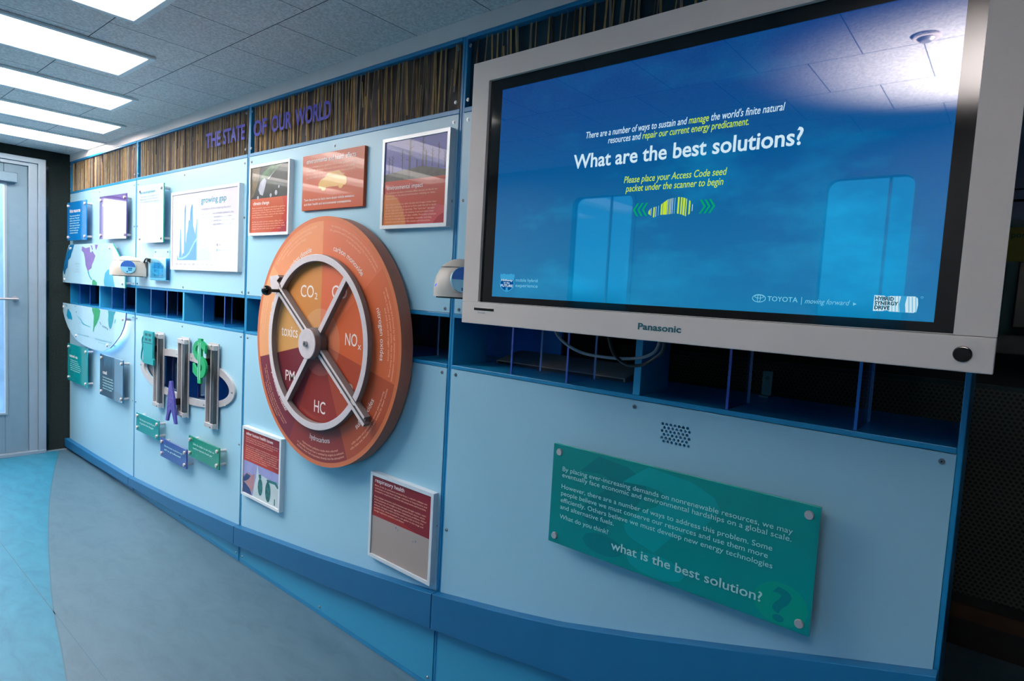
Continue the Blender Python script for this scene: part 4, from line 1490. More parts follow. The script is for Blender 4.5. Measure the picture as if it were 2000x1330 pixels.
# dollar sign
t = thing('dollar_slider', 'green flat dollar sign shape near the top of the right slide rail', 'slider', (-2.82, -0.05, 0.755))
V, Fc, K = text_geo('$', 0.035)
ax, bx = min(p[0] for p in V), max(p[0] for p in V)
az, bz = min(p[1] for p in V), max(p[1] for p in V)


def dollar(m, y, mat, grow):
    def mp(p):
        return (-2.822 + ((p[0] - ax) / (bx - ax) - 0.5) * 0.128 * grow, y, 0.855 + ((p[1] - az) / (bz - az) - 0.5) * 0.200 * grow)
    m.add([mp(p) for p in V], Fc, mat)


mb = MB()
me = bpy.data.curves.new('tmp', 'FONT')
me.body = '$'
me.size = 1.0
me.offset = 0.018
me.extrude = 0.02
me.resolution_u = 6
dm = curve_mesh(me)
a0, a1 = min(v.co.x for v in dm.vertices), max(v.co.x for v in dm.vertices)
c0, c1 = min(v.co.y for v in dm.vertices), max(v.co.y for v in dm.vertices)
mb.add([(-2.822 + ((v.co.x - a0) / (a1 - a0) - 0.5) * 0.135, -0.051 - v.co.z * 0.25, 0.855 + ((v.co.y - c0) / (c1 - c0) - 0.5) * 0.204) for v in dm.vertices], [list(p.vertices) for p in dm.polygons], 'dollar_green')
part('body', mb, t)
mb = MB()
mb.rect(-2.834, -2.830, 0.770, 0.940, -0.0564, 'text_cyan')
mb.rect(-2.816, -2.812, 0.770, 0.940, -0.0564, 'text_cyan')
part('print', mb, t, recalc=False)
mb = MB()
mb.box(-2.80, -2.78, -0.046, -0.0185, 0.84, 0.87, 'black')
part('carrier', mb, t)

# three small caption plates under the rails
Y3 = -0.0385
for lb, x0, x1, z0, z1, mt, ls in (
        ('small teal acrylic caption plate below the left slide rail', -3.626, -3.322, 0.388, 0.487, 'teal_acrylic', ['Slide the pump to see how the price', 'of gasoline has changed']),
        ('small violet acrylic caption plate below the purple tower, lowest of three', -3.294, -2.983, 0.315, 0.410, 'violet_acrylic', ['Slide the tower to see how much', 'oil is produced']),
        ('small green acrylic caption plate below the right slide rail', -2.962, -2.648, 0.387, 0.486, 'green_acrylic', ['Slide the dollar to see what we', 'spend on imported oil each year'])):
    t = standoff_panel('caption_plate', lb, 'sign', x0, x1, z0, z1, mt, y=-0.038, inset=0.018, group='caption plates under the slide rails')
    mb = MB()
    paragraph(mb, ls, x0 + 0.05, x1 - 0.045, z1 - 0.036, 0.019, 0.0095, Y3, 'text_cyan', [1, .9])
    part('lettering', mb, t, recalc=False)

# ------------------------------------------------------------------ pollutant disc
CX, CZ, RD = -1.865, 1.029, 0.437
SEC = [(90, 141.4, (226, 146, 96), (206, 138, 72)), (38.6, 90, (216, 112, 72), (212, 104, 64)), (-12.9, 38.6, (206, 100, 56), (204, 94, 50)), (-64.3, -12.9, (172, 76, 44), (166, 68, 42)),
       (-115.7, -64.3, (138, 48, 42), (140, 44, 38)), (-167.1, -115.7, (116, 36, 52), (112, 34, 46)), (141.4, 192.9, (228, 162, 108), (210, 158, 92))]
t = thing('pollutant_disc', 'big round orange disc of seven coloured sectors behind the steering wheel', 'display disc', (CX, -0.03, CZ - RD))
mb = MB()
rimm = pm('disc_orange_rim', (206, 112, 66), 0.35, coat=0.3, var=0.03)
rims = pm('disc_dark_edge', (160, 100, 80), 0.45, var=0.05)
mb.ring(CX, CZ, 0.0001, RD, -0.056, -0.010, rimm, 128, side=rims)
part('board', mb, t)
mb = MB()
mb.cyl((CX, -0.011, CZ), (CX, -0.0005, CZ), 0.30, 'frame', 48)
part('spacer', mb, t)
sm = []
for i, (a0, a1, co, ci) in enumerate(SEC):
    mb = MB()
    mo, mi_ = pm('sector_outer_%d' % i, co, 0.4, coat=0.15, var=0.02, scale=5), pm('sector_inner_%d' % i, ci, 0.4, coat=0.15, var=0.02, scale=5)
    pts = []
    A = [math.radians(a0 + (a1 - a0) * j / 16) for j in range(17)]
    mb.ring(CX, CZ, 0.292, RD - 0.016, -0.0564, -0.0561, mo, 16, a0=A[0], a1=A[-1])
    mb.ring(CX, CZ, 0.118, 0.292, -0.0564, -0.0561, mi_, 16, a0=A[0], a1=A[-1])
    lightc = tuple(min(255, int(c * 0.8 + 46)) for c in ci)
    mb.ring(CX, CZ, 0.002, 0.118, -0.0564, -0.0561, pm('sector_core_%d' % i, lightc, 0.4, coat=0.15, var=0.02), 16, a0=A[0], a1=A[-1])
    part('sector', mb, t, recalc=False)
mb = MB()
YT = -0.0568
for s, x, z, h, x1 in (('CO', -1.997, 1.183, 0.042, -1.912), ('2', -1.906, 1.178, 0.022, -1.888), ('CO', -1.802, 1.188, 0.042, -1.715), ('NO', -1.716, 1.034, 0.040, -1.650), ('x', -1.646, 1.026, 0.022, -1.628),
                       ('SO', -1.735, 0.868, 0.040, -1.662), ('x', -1.658, 0.860, 0.022, -1.642), ('HC', -1.888, 0.780, 0.042, -1.819), ('PM', -2.084, 0.868, 0.038, -2.022), ('toxics', -2.121, 1.032, 0.040, -2.008)):
    write(mb, s, x, z, h, YT, 'text_white', x1=x1, bold=0.006)
R = math.radians
for s, mid, wid, sg, r in (('carbon dioxide', 115.5, 0.150, 1, 0.322), ('carbon monoxide', 62.5, 0.185, 1, 0.325), ('nitrogen oxides', 9.5, 0.165, 1, 0.336), ('sulfur oxides', -38, 0.140, -1, 0.352), ('hydrocarbons', -87, 0.125, -1, 0.352), ('particulate matter', 219, 0.180, -1, 0.350), ('air toxics', 168, 0.11, -1, 0.350)):
    write(mb, s, 0, 0, 0.018, YT, 'text_white', x1=wid, bend=(CX, CZ, r, R(mid), sg), bold=0.006)
part('lettering', mb, t, recalc=False)
mb = MB()
for mid, sg, ls in ((117, 1, ['a naturally occurring gas formed by burning coal, oil and', 'natural gas, it is a major cause of global', 'warming and climate change']),
                    (62, 1, ['this colorless, odorless gas is formed by the combustion of fossil fuels', 'like gasoline and is emitted primarily by cars and trucks,', 'it can be harmful']),
                    (9, 1, ['nitrogen oxides are formed by high temperature combustion', 'in cars, trucks and power plants, they can form smog', 'and acid rain and trigger asthma']),
                    (-38, -1, ['sulfur oxides are produced by power plants burning', 'sulfur laden coal, the pollutant is also emitted by diesel vehicles', '']),
                    (-87, -1, ['Hydrocarbon pollution results when unburned', 'or partially burned fuel is emitted by engine as exhaust,', 'and also when fuel evaporates directly into the atmosphere']),
                    (218, -1, ['tiny particles of soot, dust and metal from burning', 'fuels can be inhaled deeply into the lungs where', 'they cause breathing problems']),
                    (167, -1, ['many compounds in vehicle exhaust', 'are known or suspected to cause', 'cancer and other harm'])):
    for i, s in enumerate(ls):
        if s:
            r = (0.402 - 0.014 * i) if sg > 0 else (0.384 + 0.013 * i)
            write(mb, s, 0, 0, 0.0075, YT, 'text_pink', x1=min(0.0052 * len(s), 0.30), bend=(CX, CZ, r, R(mid), sg))
part('small_print', mb, t, recalc=False)

# steering wheel pointer on the disc
t = thing('steering_wheel', 'grey metal steering wheel pointer with black knob on the orange disc', 'wheel', (CX, -0.08, CZ - 0.3))
YW0, YW1 = -0.082, -0.062
mb = MB()
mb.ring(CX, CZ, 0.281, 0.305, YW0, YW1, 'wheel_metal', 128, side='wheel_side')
part('rim', mb, t, 0.0015)


def bar(m, ang, r0, r1, w, y0, y1, off=0.0, mat='wheel_metal', side='wheel_side'):
    c, s = math.cos(R(ang)), math.sin(R(ang))
    P = [(r0, off - w / 2), (r1, off - w / 2), (r1, off + w / 2), (r0, off + w / 2)]
    m.prism([(CX + a * c - b * s, CZ + a * s + b * c) for a, b in P], y0, y1, mat, side)


for a in (53.0, 233.0):
    mb = MB()
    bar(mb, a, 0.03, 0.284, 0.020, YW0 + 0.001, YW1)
    part('spoke', mb, t, 0.001)
mb = MB()
bar(mb, 143.5, -0.385, 0.30, 0.0125, YW0 - 0.004, YW1, off=0.0095)
bar(mb, 143.5, -0.372, 0.30, 0.0100, YW0 - 0.004, YW1, off=-0.0095)
bar(mb, 143.5, -0.375, 0.30, 0.010, YW0 + 0.004, YW1, off=0.0, mat='wheel_side')
part('arrow_bar', mb, t, 0.001)
mb = MB()
c, s = math.cos(R(143.5)), math.sin(R(143.5))
AH = [(0.295, 0.021), (0.315, 0.036), (0.330, 0.036), (0.372, 0.0), (0.330, -0.040), (0.315, -0.040), (0.322, -0.018), (0.295, -0.019)]
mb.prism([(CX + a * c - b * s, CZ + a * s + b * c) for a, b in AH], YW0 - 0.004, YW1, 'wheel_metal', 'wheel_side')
part('arrow_head', mb, t, 0.001)
mb = MB()
mb.cyl((CX, -0.064, CZ - 0.004), (CX, -0.086, CZ - 0.004), 0.056, 'metal_dark', 48)
mb.cyl((CX, -0.086, CZ - 0.004), (CX, -0.106, CZ - 0.004), 0.0535, 'wheel_side', 48)
mb.cyl((CX, -0.106, CZ - 0.004), (CX, -0.109, CZ - 0.004), 0.053, 'wheel_metal', 48, 0.052)
part('hub', mb, t, 0.001)
mb = MB()
mb.cyl((CX, -0.109, CZ - 0.004), (CX, -0.117, CZ - 0.004), 0.0095, 'metal', 20)
mb.cyl((CX, -0.117, CZ - 0.004), (CX, -0.1173, CZ - 0.004), 0.004, 'black', 6)
part('hub_bolt', mb, t)
kx, kz = CX + 0.285 * c, CZ + 0.285 * s
mb = MB()
mb.cyl((kx, YW0 - 0.003, kz), (kx, -0.118, kz), 0.006, 'black', 16)
mb.sphere((kx, -0.134, kz), 0.0185, 'blackgloss', 28, 16)
part('knob', mb, t, smooth=True, label='black ball knob')

# ------------------------------------------------------------------ barcode scanners
def scanner(label, xc, zb, plug, spot=(0.0625, -0.096), nrm=(0.96, -0.26, 0.12)):
    t = thing('barcode_scanner', label, 'scanner', (xc, -0.07, zb), 'barcode scanners')
    secs = []
    for y, w, h in ((-0.010, 0.066, 0.082), (-0.035, 0.067, 0.098), (-0.070, 0.064, 0.104), (-0.100, 0.060, 0.102), (-0.125, 0.054, 0.091), (-0.142, 0.045, 0.073), (-0.152, 0.032, 0.050), (-0.157, 0.012, 0.022)):
        pts = [(xc - w, y, zb), (xc - w, y, zb + 0.012)]
        for i in range(15):
            a = math.pi * (1 - i / 14)
            cx_, sz_ = math.cos(a), math.sin(a)
            pts.append((xc + w * (abs(cx_) ** 0.75) * (1 if cx_ > 0 else -1), y, zb + 0.012 + (h - 0.012) * abs(sz_) ** 0.8))
        pts += [(xc + w, y, zb + 0.012), (xc + w, y, zb)]
        secs.append(pts)
    mb = MB()
    mb.loft(secs, 'beige')
    part('shell', mb, t, smooth=True)
    mb = MB()
    mb.box(xc - 0.055, xc + 0.063, -0.0125, -0.0005, zb + 0.002, zb + 0.080, 'metal_dark')
    part('mount_plate', mb, t, 0.004)
    mb = MB()
    mb.box(xc - 0.044, xc + 0.054, -0.135, -0.02, zb - 0.004, zb, 'black')
    part('scan_window', mb, t, 0.002)
    DEF = [(-0.035, 0.067, 0.098), (-0.070, 0.064, 0.104), (-0.100, 0.060, 0.102), (-0.125, 0.054, 0.091)]
    seam = []
    for sgn in (1, -1):
        row = []
        for y, w, h in DEF:
            sn = min(1.0, ((0.078 - 0.012) / (h - 0.012)) ** 1.25)
            row.append((xc + sgn * (w * math.cos(math.asin(sn)) ** 0.75 + 0.0003), y, zb + 0.078))
        seam += row if sgn > 0 else row[::-1]
    seam.insert(4, (xc, -0.1395, zb + 0.078))
    sm_ = MB()
    sm_.tube(seam, 0.0012, 'metal_dark', 6, 4)
    part('lid_seam', sm_, t)
    # round sticker on the right flank
    st = MB()
    ctr = Vector((xc + spot[0], spot[1], zb + 0.046))
    n = Vector(nrm).normalized()
    u = Vector((-nrm[1], nrm[0], 0)).normalized()
    v = n.cross(u)
    if v.z < 0:
        v = -v
    r = 0.034

    def pt(a, q=1.0, e=0.0):
        return ctr + n * e + u * (r * q * math.cos(a)) + v * (r * q * math.sin(a))
    st.add([pt(2 * math.pi * i / 40) for i in range(40)] + [pt(2 * math.pi * i / 40, 1, -0.012) for i in range(40)], [list(range(40))] + [(i, (i + 1) % 40, 40 + (i + 1) % 40, 40 + i) for i in range(40)], 'chart_pale')
    st.add([pt(math.pi * i / 20, 0.96, 0.0004) for i in range(21)], [list(range(21))], 'scanner_blue')
    for a, b, c_, d in ((-0.55, -0.25, 0.30, 0.25), (0.0, 0.55, 0.12, 0.32), (0.02, 0.5, 0.42, 0.55), (-0.2, 0.0, 0.62, 0.8)):
        st.add([ctr + n * 0.0004 + u * (r * x) - v * (r * z) for x, z in ((a, c_), (b, c_), (b, d + 0.05), (a, d + 0.05))], [(0, 1, 2, 3)], 'blue_land')
    part('sticker', st, t, recalc=False, label='round blue and white sticker')
    ld = MB()
    ld.cyl((xc - 0.022, -0.146, zb + 0.028), (xc - 0.022, -0.1535, zb + 0.028), 0.005, 'led_blue', 12)
    part('indicator_light', ld, t)
    if plug:
        cb = MB()
        cb.tube([(xc + 0.045, -0.014, zb + 0.075), (xc + 0.060, -0.014, zb + 0.090), (xc + 0.080, -0.014, zb + 0.096), (xc + 0.094, -0.010, zb + 0.09), (xc + 0.098, -0.004, zb + 0.075)], 0.004, 'black')
        cb.cyl((xc + 0.094, -0.018, zb + 0.088), (xc + 0.094, -0.001, zb + 0.088), 0.009, 'black', 14)
        part('cable', cb, t, smooth=True)
    return t


M['scanner_blue'] = pm('sticker_blue', (16, 92, 176), 0.35, var=0.15, scale=90)
scanner('beige wall scanner with round blue sticker, overlapping the world map', -3.652, 1.221, True)
scanner('beige wall scanner tucked against the left edge of the television', -1.160, 1.217, False, (0.0545, -0.130), (0.88, -0.46, 0.12))

# ------------------------------------------------------------------ television
TX0, TX1, TZ0, TZ1, TY = -1.0385, -0.0185, 1.158, 1.769, -0.200
t = thing('television', 'large white framed television showing a blue sky screen with text', 'television', ((TX0 + TX1) / 2, -0.15, TZ0))
bx0, bx1, bz0, bz1 = -0.9875, -0.0675, 1.2105, 1.7225
mb = MB()
mb.cutout([[(TX0, 1.2095), (TX1, 1.2095), (TX1, TZ1), (TX0, TZ1)], [(bx0, bz0), (bx1, bz0), (bx1, bz1), (bx0, bz1)]], TY, -0.175, 'tv_white')
part('bezel', mb, t, 0.0015)
mb = MB()
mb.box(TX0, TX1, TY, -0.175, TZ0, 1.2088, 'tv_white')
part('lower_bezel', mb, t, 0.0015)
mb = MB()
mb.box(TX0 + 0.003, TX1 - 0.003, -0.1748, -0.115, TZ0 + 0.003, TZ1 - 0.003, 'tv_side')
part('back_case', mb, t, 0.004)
mb = MB()
mb.box(bx0 - 0.002, bx1 + 0.002, -0.192, -0.1752, bz0 - 0.002, bz1 + 0.002, 'blackgloss')
part('mask', mb, t)
sx0, sx1, sz0, sz1, SY = -0.9505, -0.0922, 1.2252, 1.6970, -0.1925
mb = MB()
mb.rect(sx0, sx1, sz0, sz1, SY, 'screen')
part('screen', mb, t, recalc=False)
mb = MB()
mb.box(-0.72, -0.34, -0.115, 0.0, 1.30, 1.64, 'metal_dark')
part('wall_mount', mb, t)
mb = MB()
mb.box(-0.9985, -0.9355, TY - 0.0006, TY + 0.001, 1.190, 1.1965, 'blackgloss')
part('indicator_strip', mb, t, 0.0005)
mb = MB()
write(mb, 'POWER', -0.985, 1.183, 0.0032, TY - 0.0004, 'text_grey', x1=-0.962)
part('small_print', mb, t, recalc=False)
mb = MB()
mb.cyl((-0.0545, TY, 1.183), (-0.0545, TY - 0.003, 1.183), 0.0118, 'blackgloss', 28, 0.0105)
part('sensor_window', mb, t, 0.001)
mb = MB()
write(mb, 'Panasonic', -0.5615, 1.1785, 0.0118, TY - 0.0006, pm('brand_teal_metal', (56, 108, 114), 0.3, 0.6), x1=-0.473, bold=0.03)
part('brand_lettering', mb, t, recalc=False)


def sv(x, z):
    """a point measured on the front of the set, moved back onto the screen plane"""
    k = (1.25945 - 0.1925) / (1.25945 - 0.2)
    return x * k, 1.23 + (z - 1.23) * k


def sw(m, s, x0, x1, z, h, mat, **kw):
    a, zz = sv(x0, z)
    b, _ = sv(x1, z)
    write(m, s, a, zz, h * 1.017, YS, mat, x1=b, **kw)


YS = SY - 0.0006
mb = MB()
l1 = "There are a number of ways to sustain and manage the world's finite natural"
l2 = 'resources and repair our current energy predicament.'
mo1 = [1 if l1.index('manage') <= i < l1.index('manage') + 6 else 0 for i in range(len(l1))]
mo2 = [1 if i >= l2.index('repair') else 0 for i in range(len(l2))]
sw(mb, l1, -0.709, -0.323, 1.5575, 0.0125, None, shear=0.2, bold=0.006, mats=['scr_white', 'scr_lime'], mat_of=mo1)
sw(mb, l2, -0.656, -0.380, 1.5415, 0.0125, None, mark=None, shear=0.2, bold=0.006, mats=['scr_white', 'scr_lime'], mat_of=mo2)
sw(mb, 'What are the best solutions?', -0.736, -0.291, 1.499, 0.027, 'scr_white', bold=0.018)
sw(mb, 'Please place your Access Code seed', -0.614, -0.411, 1.4605, 0.0125, 'scr_lime', shear=0.2, bold=0.006)
sw(mb, 'packet under the scanner to begin', -0.609, -0.416, 1.4435, 0.0125, 'scr_lime', mark=None, shear=0.2, bold=0.006)
sw(mb, 'mobile hybrid', -0.874, -0.812, 1.2615, 0.0072, 'scr_pale')
sw(mb, 'experience', -0.874, -0.811, 1.2495, 0.0072, 'scr_pale', mark=None)
sw(mb, 'TOYOTA', -0.3245, -0.277, 1.2445, 0.0078, 'scr_pale', bold=0.004)
sw(mb, '|', -0.2715, -0.2707, 1.2440, 0.0095, 'scr_pale', mark=None)
sw(mb, 'moving forward', -0.266, -0.201, 1.2435, 0.0078, 'scr_pale', shear=0.3)
part('screen_text', mb, t, recalc=False)
mb = MB()
# seed-shaped barcode car between two sets of chevrons
hood = [(-0.557, 1.399, 1.403), (-0.552, 1.396, 1.409), (-0.545, 1.391, 1.411), (-0.540, 1.393, 1.412), (-0.533, 1.396, 1.414), (-0.526, 1.396, 1.419), (-0.518, 1.396, 1.424), (-0.508, 1.397, 1.426), (-0.498, 1.397, 1.427), (-0.489, 1.395, 1.426), (-0.481, 1.391, 1.423), (-0.473, 1.396, 1.418), (-0.468, 1.402, 1.410)]


def hood_at(x):
    for a, b in zip(hood, hood[1:]):
        if x <= b[0]:
            q = (x - a[0]) / (b[0] - a[0])
            return a[1] + (b[1] - a[1]) * q, a[2] + (b[2] - a[2]) * q
    return hood[-1][1:]


for xa, w, mt in ((-0.5565, 0.0035, 'scr_lime'), (-0.5515, 0.001, 'scr_white'), (-0.5465, 0.003, 'scr_lime'), (-0.5415, 0.001, 'scr_white'), (-0.5365, 0.001, 'scr_pale'), (-0.5315, 0.0035, 'scr_lime'), (-0.527, 0.008, 'scr_lime'), (-0.5180, 0.001, 'scr_white'), (-0.5150, 0.0015, 'scr_lime'), (-0.5120, 0.001, 'scr_white'), (-0.5088, 0.001, 'scr_white'), (-0.5045, 0.001, 'scr_pale'), (-0.4985, 0.0035, 'scr_lime'), (-0.4925, 0.003, 'scr_lime'), (-0.4880, 0.004, 'scr_lime'), (-0.4825, 0.002, 'scr_lime'), (-0.4765, 0.003, 'scr_lime'), (-0.4700, 0.001, 'scr_white')):
    (a0, b0), (a1, b1) = hood_at(xa), hood_at(xa + w)
    mb.flat([sv(xa, a0), sv(xa + w, a1), sv(xa + w, b1), sv(xa, b0)], YS, mt)
for q in range(3):
    for base, sg in ((-0.590 + 0.0095 * q, 1), (-0.4355 + 0.0085 * q - 0.0085, -1)):
        P = [(0, 0.0), (0.0085, 0.0125), (0.0125, 0.0125), (0.0045, 0.0), (0.0125, -0.0125), (0.0085, -0.0125)]
        mb.flat([sv(base + sg * a, 1.4075 + b) for a, b in P], YS, 'scr_green')
part('screen_barcode', mb, t, recalc=False)
mb = MB()
# shield badge
SH = [(-0.921, 1.273), (-0.919, 1.279), (-0.915, 1.2765), (-0.910, 1.279), (-0.9025, 1.2765), (-0.899, 1.2785), (-0.896, 1.2765), (-0.888, 1.279), (-0.883, 1.2765), (-0.8795, 1.279), (-0.8775, 1.273), (-0.8795, 1.266), (-0.8775, 1.256), (-0.880, 1.247), (-0.888, 1.241), (-0.899, 1.2365), (-0.910, 1.241), (-0.918, 1.247), (-0.921, 1.256), (-0.919, 1.266)]
mb.flat([sv(*p) for p in SH], YS, 'scr_mid')
mb.flat([sv(-0.899 + (a + 0.899) * 0.9, 1.257 + (b - 1.257) * 0.9 - (0.0015 if b > 1.27 else 0)) for a, b in SH if b < 1.2725], YS - 0.0003, 'scr_navy')
mb.flat([sv(*p) for p in ((-0.903, 1.2395), (-0.895, 1.2395), (-0.8965, 1.2475), (-0.9015, 1.2475))], YS - 0.0004, 'scr_mid')
for s, a, b, z, h in (('Highway', -0.916, -0.882, 1.2615, 0.0048), ('to the', -0.909, -0.891, 1.2560, 0.0038), ('FUTURE', -0.917, -0.8815, 1.2485, 0.0055)):
    aa, zz = sv(a, z)
    bb, _ = sv(b, z)
    write(mb, s, aa, zz, h, YS - 0.0006, 'scr_white', x1=bb, bold=0.02, mark=None)
part('shield_badge', mb, t, recalc=False)
# three-oval emblem
mb = MB()
def oval(cx, cz, rx, rz, w):
    A = [2 * math.pi * i / 40 for i in range(40)]
    o = [sv(cx + rx * math.cos(a), cz + rz * math.sin(a)) for a in A]
    i_ = [sv(cx + (rx - w) * math.cos(a), cz + (rz - w) * math.sin(a)) for a in A]
    mb.add([(x, YS, z) for x, z in o + i_], [(k, (k + 1) % 40, 40 + (k + 1) % 40, 40 + k) for k in range(40)], 'scr_pale')


oval(-0.3385, 1.2483, 0.0112, 0.0068, 0.0011)
oval(-0.3385, 1.2512, 0.0078, 0.0030, 0.0009)
oval(-0.3385, 1.2483, 0.0030, 0.0066, 0.0009)
mb.flat([sv(-0.1965, 1.2435), sv(-0.1915, 1.2460), sv(-0.1965, 1.2485)], YS, 'scr_pale')
part('maker_emblem', mb, t, recalc=False)
# striped drive badge
mb = MB()
bx = [(-0.1690, 1.2610), (-0.1555, 1.2605), (-0.1545, 1.2590), (-0.1500, 1.2590), (-0.1485, 1.2605), (-0.1170, 1.2610), (-0.1135, 1.2585), (-0.1125, 1.2490), (-0.1135, 1.2400), (-0.1170, 1.2370), (-0.1485, 1.2375), (-0.1500, 1.2390), (-0.1545, 1.2390), (-0.1555, 1.2375), (-0.1690, 1.2370)]
mb.flat([sv(*p) for p in bx], YS, 'scr_white')
for i in range(13):
    a = -0.1685 + 0.0043 * i
    if -0.1355 < a < -0.1265:
        continue
    mb.flat([sv(a, 1.2602), sv(a + 0.0014, 1.2602), sv(a + 0.0034, 1.2378), sv(a + 0.0020, 1.2378)], YS - 0.0002, 'scr_pale')
mb.flat([sv(-0.1345, 1.2612), sv(-0.1270, 1.2612), sv(-0.1285, 1.249), sv(-0.1270, 1.2368), sv(-0.1345, 1.2368), sv(-0.1360, 1.249)], YS - 0.0003, 'scr_mid')
for s, b, z in (('HYBRID', -0.1430, 1.2535), ('SYNERGY', -0.1372, 1.2468), ('DRIVE', -0.1475, 1.2400)):
    aa, zz = sv(-0.1675, z)
    bb, _ = sv(b, z)
    write(mb, s, aa, zz, 0.0052, YS - 0.0006, 'scr_dark', x1=bb, bold=0.03, mark=None)
oval(-0.1085, 1.2600, 0.0016, 0.0016, 0.0004)
part('drive_badge', mb, t, recalc=False)

# cables hanging under the television
mb = MB()
mb.tube([(-0.885, -0.045, 1.20), (-0.872, -0.040, 1.150), (-0.845, -0.035, 1.122), (-0.80, -0.030, 1.103), (-0.745, -0.028, 1.098), (-0.68, -0.026, 1.100), (-0.63, -0.028, 1.110), (-0.60, -0.03, 1.135), (-0.59, -0.04, 1.20)], 0.0035, pm('grey_cable', (150, 152, 160), 0.5), sub=8)
single('cable', mb, 'pale grey cable drooping in front of the open slot under the television', 'cable', (-0.745, -0.028, 1.098), smooth=True)
mb = MB()
mb.tube([(-0.700, -0.09, 1.19), (-0.699, -0.060, 1.125), (-0.690, -0.042, 1.100), (-0.665, -0.040, 1.088), (-0.63, -0.042, 1.092), (-0.60, -0.050, 1.108), (-0.57, -0.065, 1.135), (-0.56, -0.09, 1.19)], 0.0038, 'black', sub=8)
single('cable', mb, 'black cable looped over the blue divider under the television', 'cable', (-0.665, -0.040, 1.088), smooth=True)

# metal box standing on the slot shelf
t = thing('metal_box', 'low brushed metal box lying in the slot below the television', 'box', (-1.03, 0.22, 1.016))
BX0, BX1 = -1.235, -0.782
mb = MB()
sec = [(0.165, 1.0165), (0.165, 1.027), (0.270, 1.052), (0.300, 1.052), (0.300, 1.0165)]
mb.loft([[(BX0, a, b) for a, b in sec], [(BX1, a, b) for a, b in sec]], pm('brushed_bronze', (176, 154, 142), 0.45, 0.1, var=0.1, scale=30))
part('case', mb, t, 0.001)
mb = MB()
mb.box(BX0 + 0.005, BX1 - 0.005, 0.1635, 0.165, 1.0175, 1.0245, 'black')
part('front_gap', mb, t)
mb = MB()
mb.box(-1.47, -1.13, 0.36, 0.372, 0.0, 1.30, pm('cobalt_board', (64, 146, 226), 0.4))
single('blue_board', mb, 'upright blue board glimpsed through the left end of the slot below the television', 'board', (-1.3, 0.366, 0))
# bracket in the right half of the slot
mb = MB()
mb.box(-0.47, -0.447, 0.29, 0.296, 1.016, 1.079, pm('galvanised_bracket', (92, 104, 104), 0.45, 0.4))
mb.box(-0.47, -0.447, 0.27, 0.29, 1.016, 1.020, pm('galvanised_foot', (92, 104, 104), 0.45, 0.4))
mb.cyl((-0.4585, 0.29, 1.062), (-0.4585, 0.288, 1.062), 0.005, 'black', 12)
single('bracket', mb, 'small upright metal angle bracket standing in the slot, right half', 'bracket', (-0.4585, 0.29, 1.016))

# ------------------------------------------------------------------ large teal question panel
PX0, PX1, PZ0, PZ1 = -0.8565, -0.2465, 0.6205, 0.8700
M['standoff_mat'] = M['alu']
t = standoff_panel('question_panel', 'large teal acrylic panel asking what is the best solution, on the bay below the television', 'sign', PX0, PX1, PZ0, PZ1, 'teal_big', y=-0.036, inset=0.019, edge='teal_edge', th=0.008)
YP = -0.0364
mb = MB()


def qmark(mat, x0, x1, z0, z1, y, clip=True):
    V, Fc, K = text_geo('?', 0.02)
    a, b = min(p[0] for p in V), max(p[0] for p in V)
    c, d = min(p[1] for p in V), max(p[1] for p in V)
    mb.add([(x0 + (p[0] - a) / (b - a) * (x1 - x0), y, z0 + (p[1] - c) / (d - c) * (z1 - z0)) for p in V], Fc, mat)


qmark('teal_dark', -0.775, -0.595, 0.632, 0.864, YP)
qmark('teal_light', -0.660, -0.430, 0.624, 0.867, YP - 0.0003)
mb.disc(-0.302, 0.664, 0.050, YP, 'teal_badge', 48, rz=0.042)
qmark('teal_dark', -0.318, -0.282, 0.628, 0.697, YP - 0.0003)
part('print', mb, t, recalc=False)
mb = MB()
YP -= 0.0007
for s, b, z in (('By placing ever-increasing demands on nonrenewable resources, we may', -0.291, 0.8065), ('eventually face economic and environmental hardships on a global scale.', -0.292, 0.7915),
                ('However, there are a number of ways to address this problem. Some', -0.325, 0.7630), ('people believe we must conserve our resources and use them more', -0.332, 0.7460),
                ('efficiently. Others believe we must develop new energy technologies', -0.322, 0.7285), ('and alternative fuels.', -0.674, 0.7115), ('What do you think?', -0.687, 0.6870)):
    write(mb, s, -0.8255, z, 0.0108, YP, 'text_cyan', x1=b)
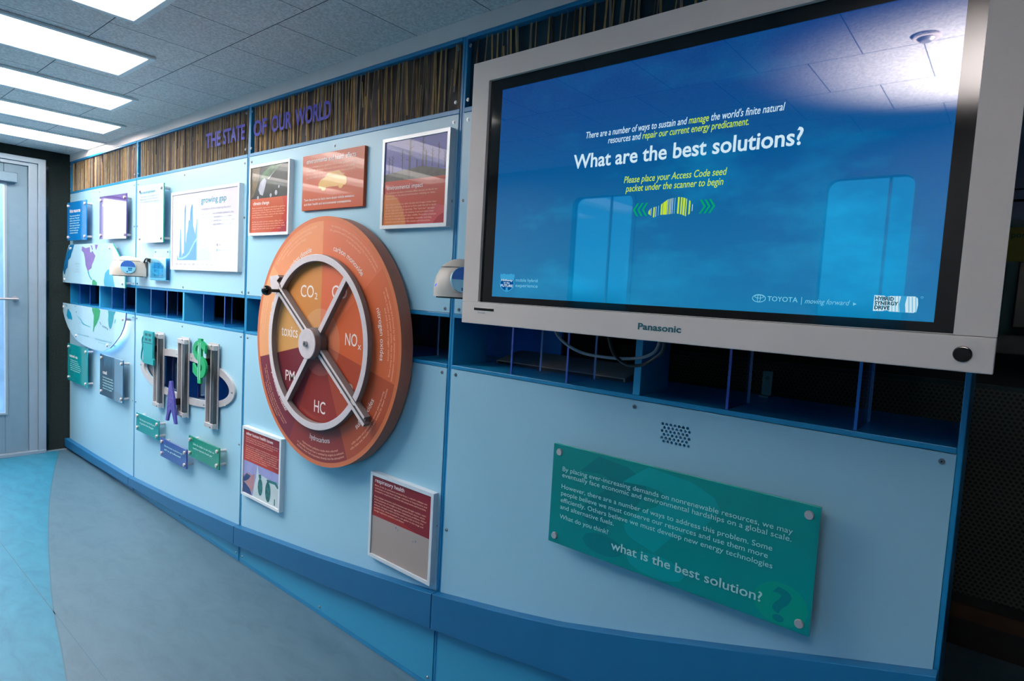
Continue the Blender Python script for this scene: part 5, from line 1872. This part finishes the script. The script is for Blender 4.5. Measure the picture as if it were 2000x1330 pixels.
write(mb, 'what is the best solution?', -0.6775, 0.6555, 0.0195, YP, 'text_cyan', x1=-0.336, bold=0.012)
part('lettering', mb, t, recalc=False)

# ------------------------------------------------------------------ service space at the right
t = thing('perforated_screen', 'black perforated metal screen standing behind the right end of the wall', 'screen panel', (0.2, YB - 0.03, 0))
mb = MB()
mb.box(-1.6, 0.79, YB - 0.02, YB - 0.012, 0.20, 0.985, 'perforated')
part('perforated_sheet', mb, t)
mb = MB()
mb.box(-1.6, 0.79, YB - 0.026, YB - 0.001, 0.985, 1.0, pm('screen_top_rail', (20, 48, 50), 0.5))
part('top_rail', mb, t)
mb = MB()
mb.box(-1.6, 0.79, YB - 0.04, YB - 0.02, 0.11, 0.165, 'brown_strip')
part('kick_strip', mb, t)
mb = MB()
mb.box(-1.6, 0.79, YB - 0.03, YB - 0.012, 0.0, 0.2, 'black')
part('plinth', mb, t)
t = thing('wall_sign', 'teal board with yellow label, glimpsed past the right edge of the television', 'sign', (0.15, YB - 0.02, 1.12))
mb = MB()
mb.box(-0.35, 0.6, YB - 0.012, YB - 0.001, 1.13, 1.60, pm('sign_teal', (10, 84, 92), 0.5))
part('board', mb, t)
mb = MB()
mb.box(-0.06, 0.5, YB - 0.015, YB - 0.0125, 1.452, 1.575, pm('sign_yellow', (150, 150, 20), 0.5))
part('label_field', mb, t)
mb = MB()
write(mb, 'por', -0.043, 1.538, 0.020, YB - 0.0155, pm('sign_green_ink', (10, 90, 60), 0.5))
part('lettering', mb, t, recalc=False)
t = thing('monitor', 'black monitor on a dark shelf behind the right edge of the television', 'monitor', (0.2, 1.45, 1.19))
mb = MB()
mb.box(-0.012, 0.45, 1.43, 1.47, 1.215, 1.44, 'black')
part('case', mb, t, 0.004)
mb = MB()
mb.box(0.12, 0.30, 1.40, 1.52, 1.1905, 1.215, 'black')
part('stand', mb, t)
mb = MB()
mb.box(-0.2, 0.79, 1.30, YB - 0.013, 1.13, 1.19, 'black')
single('shelf', mb, 'dark shelf under the black monitor at the far right', 'shelf', (0.2, 1.45, 1.13))
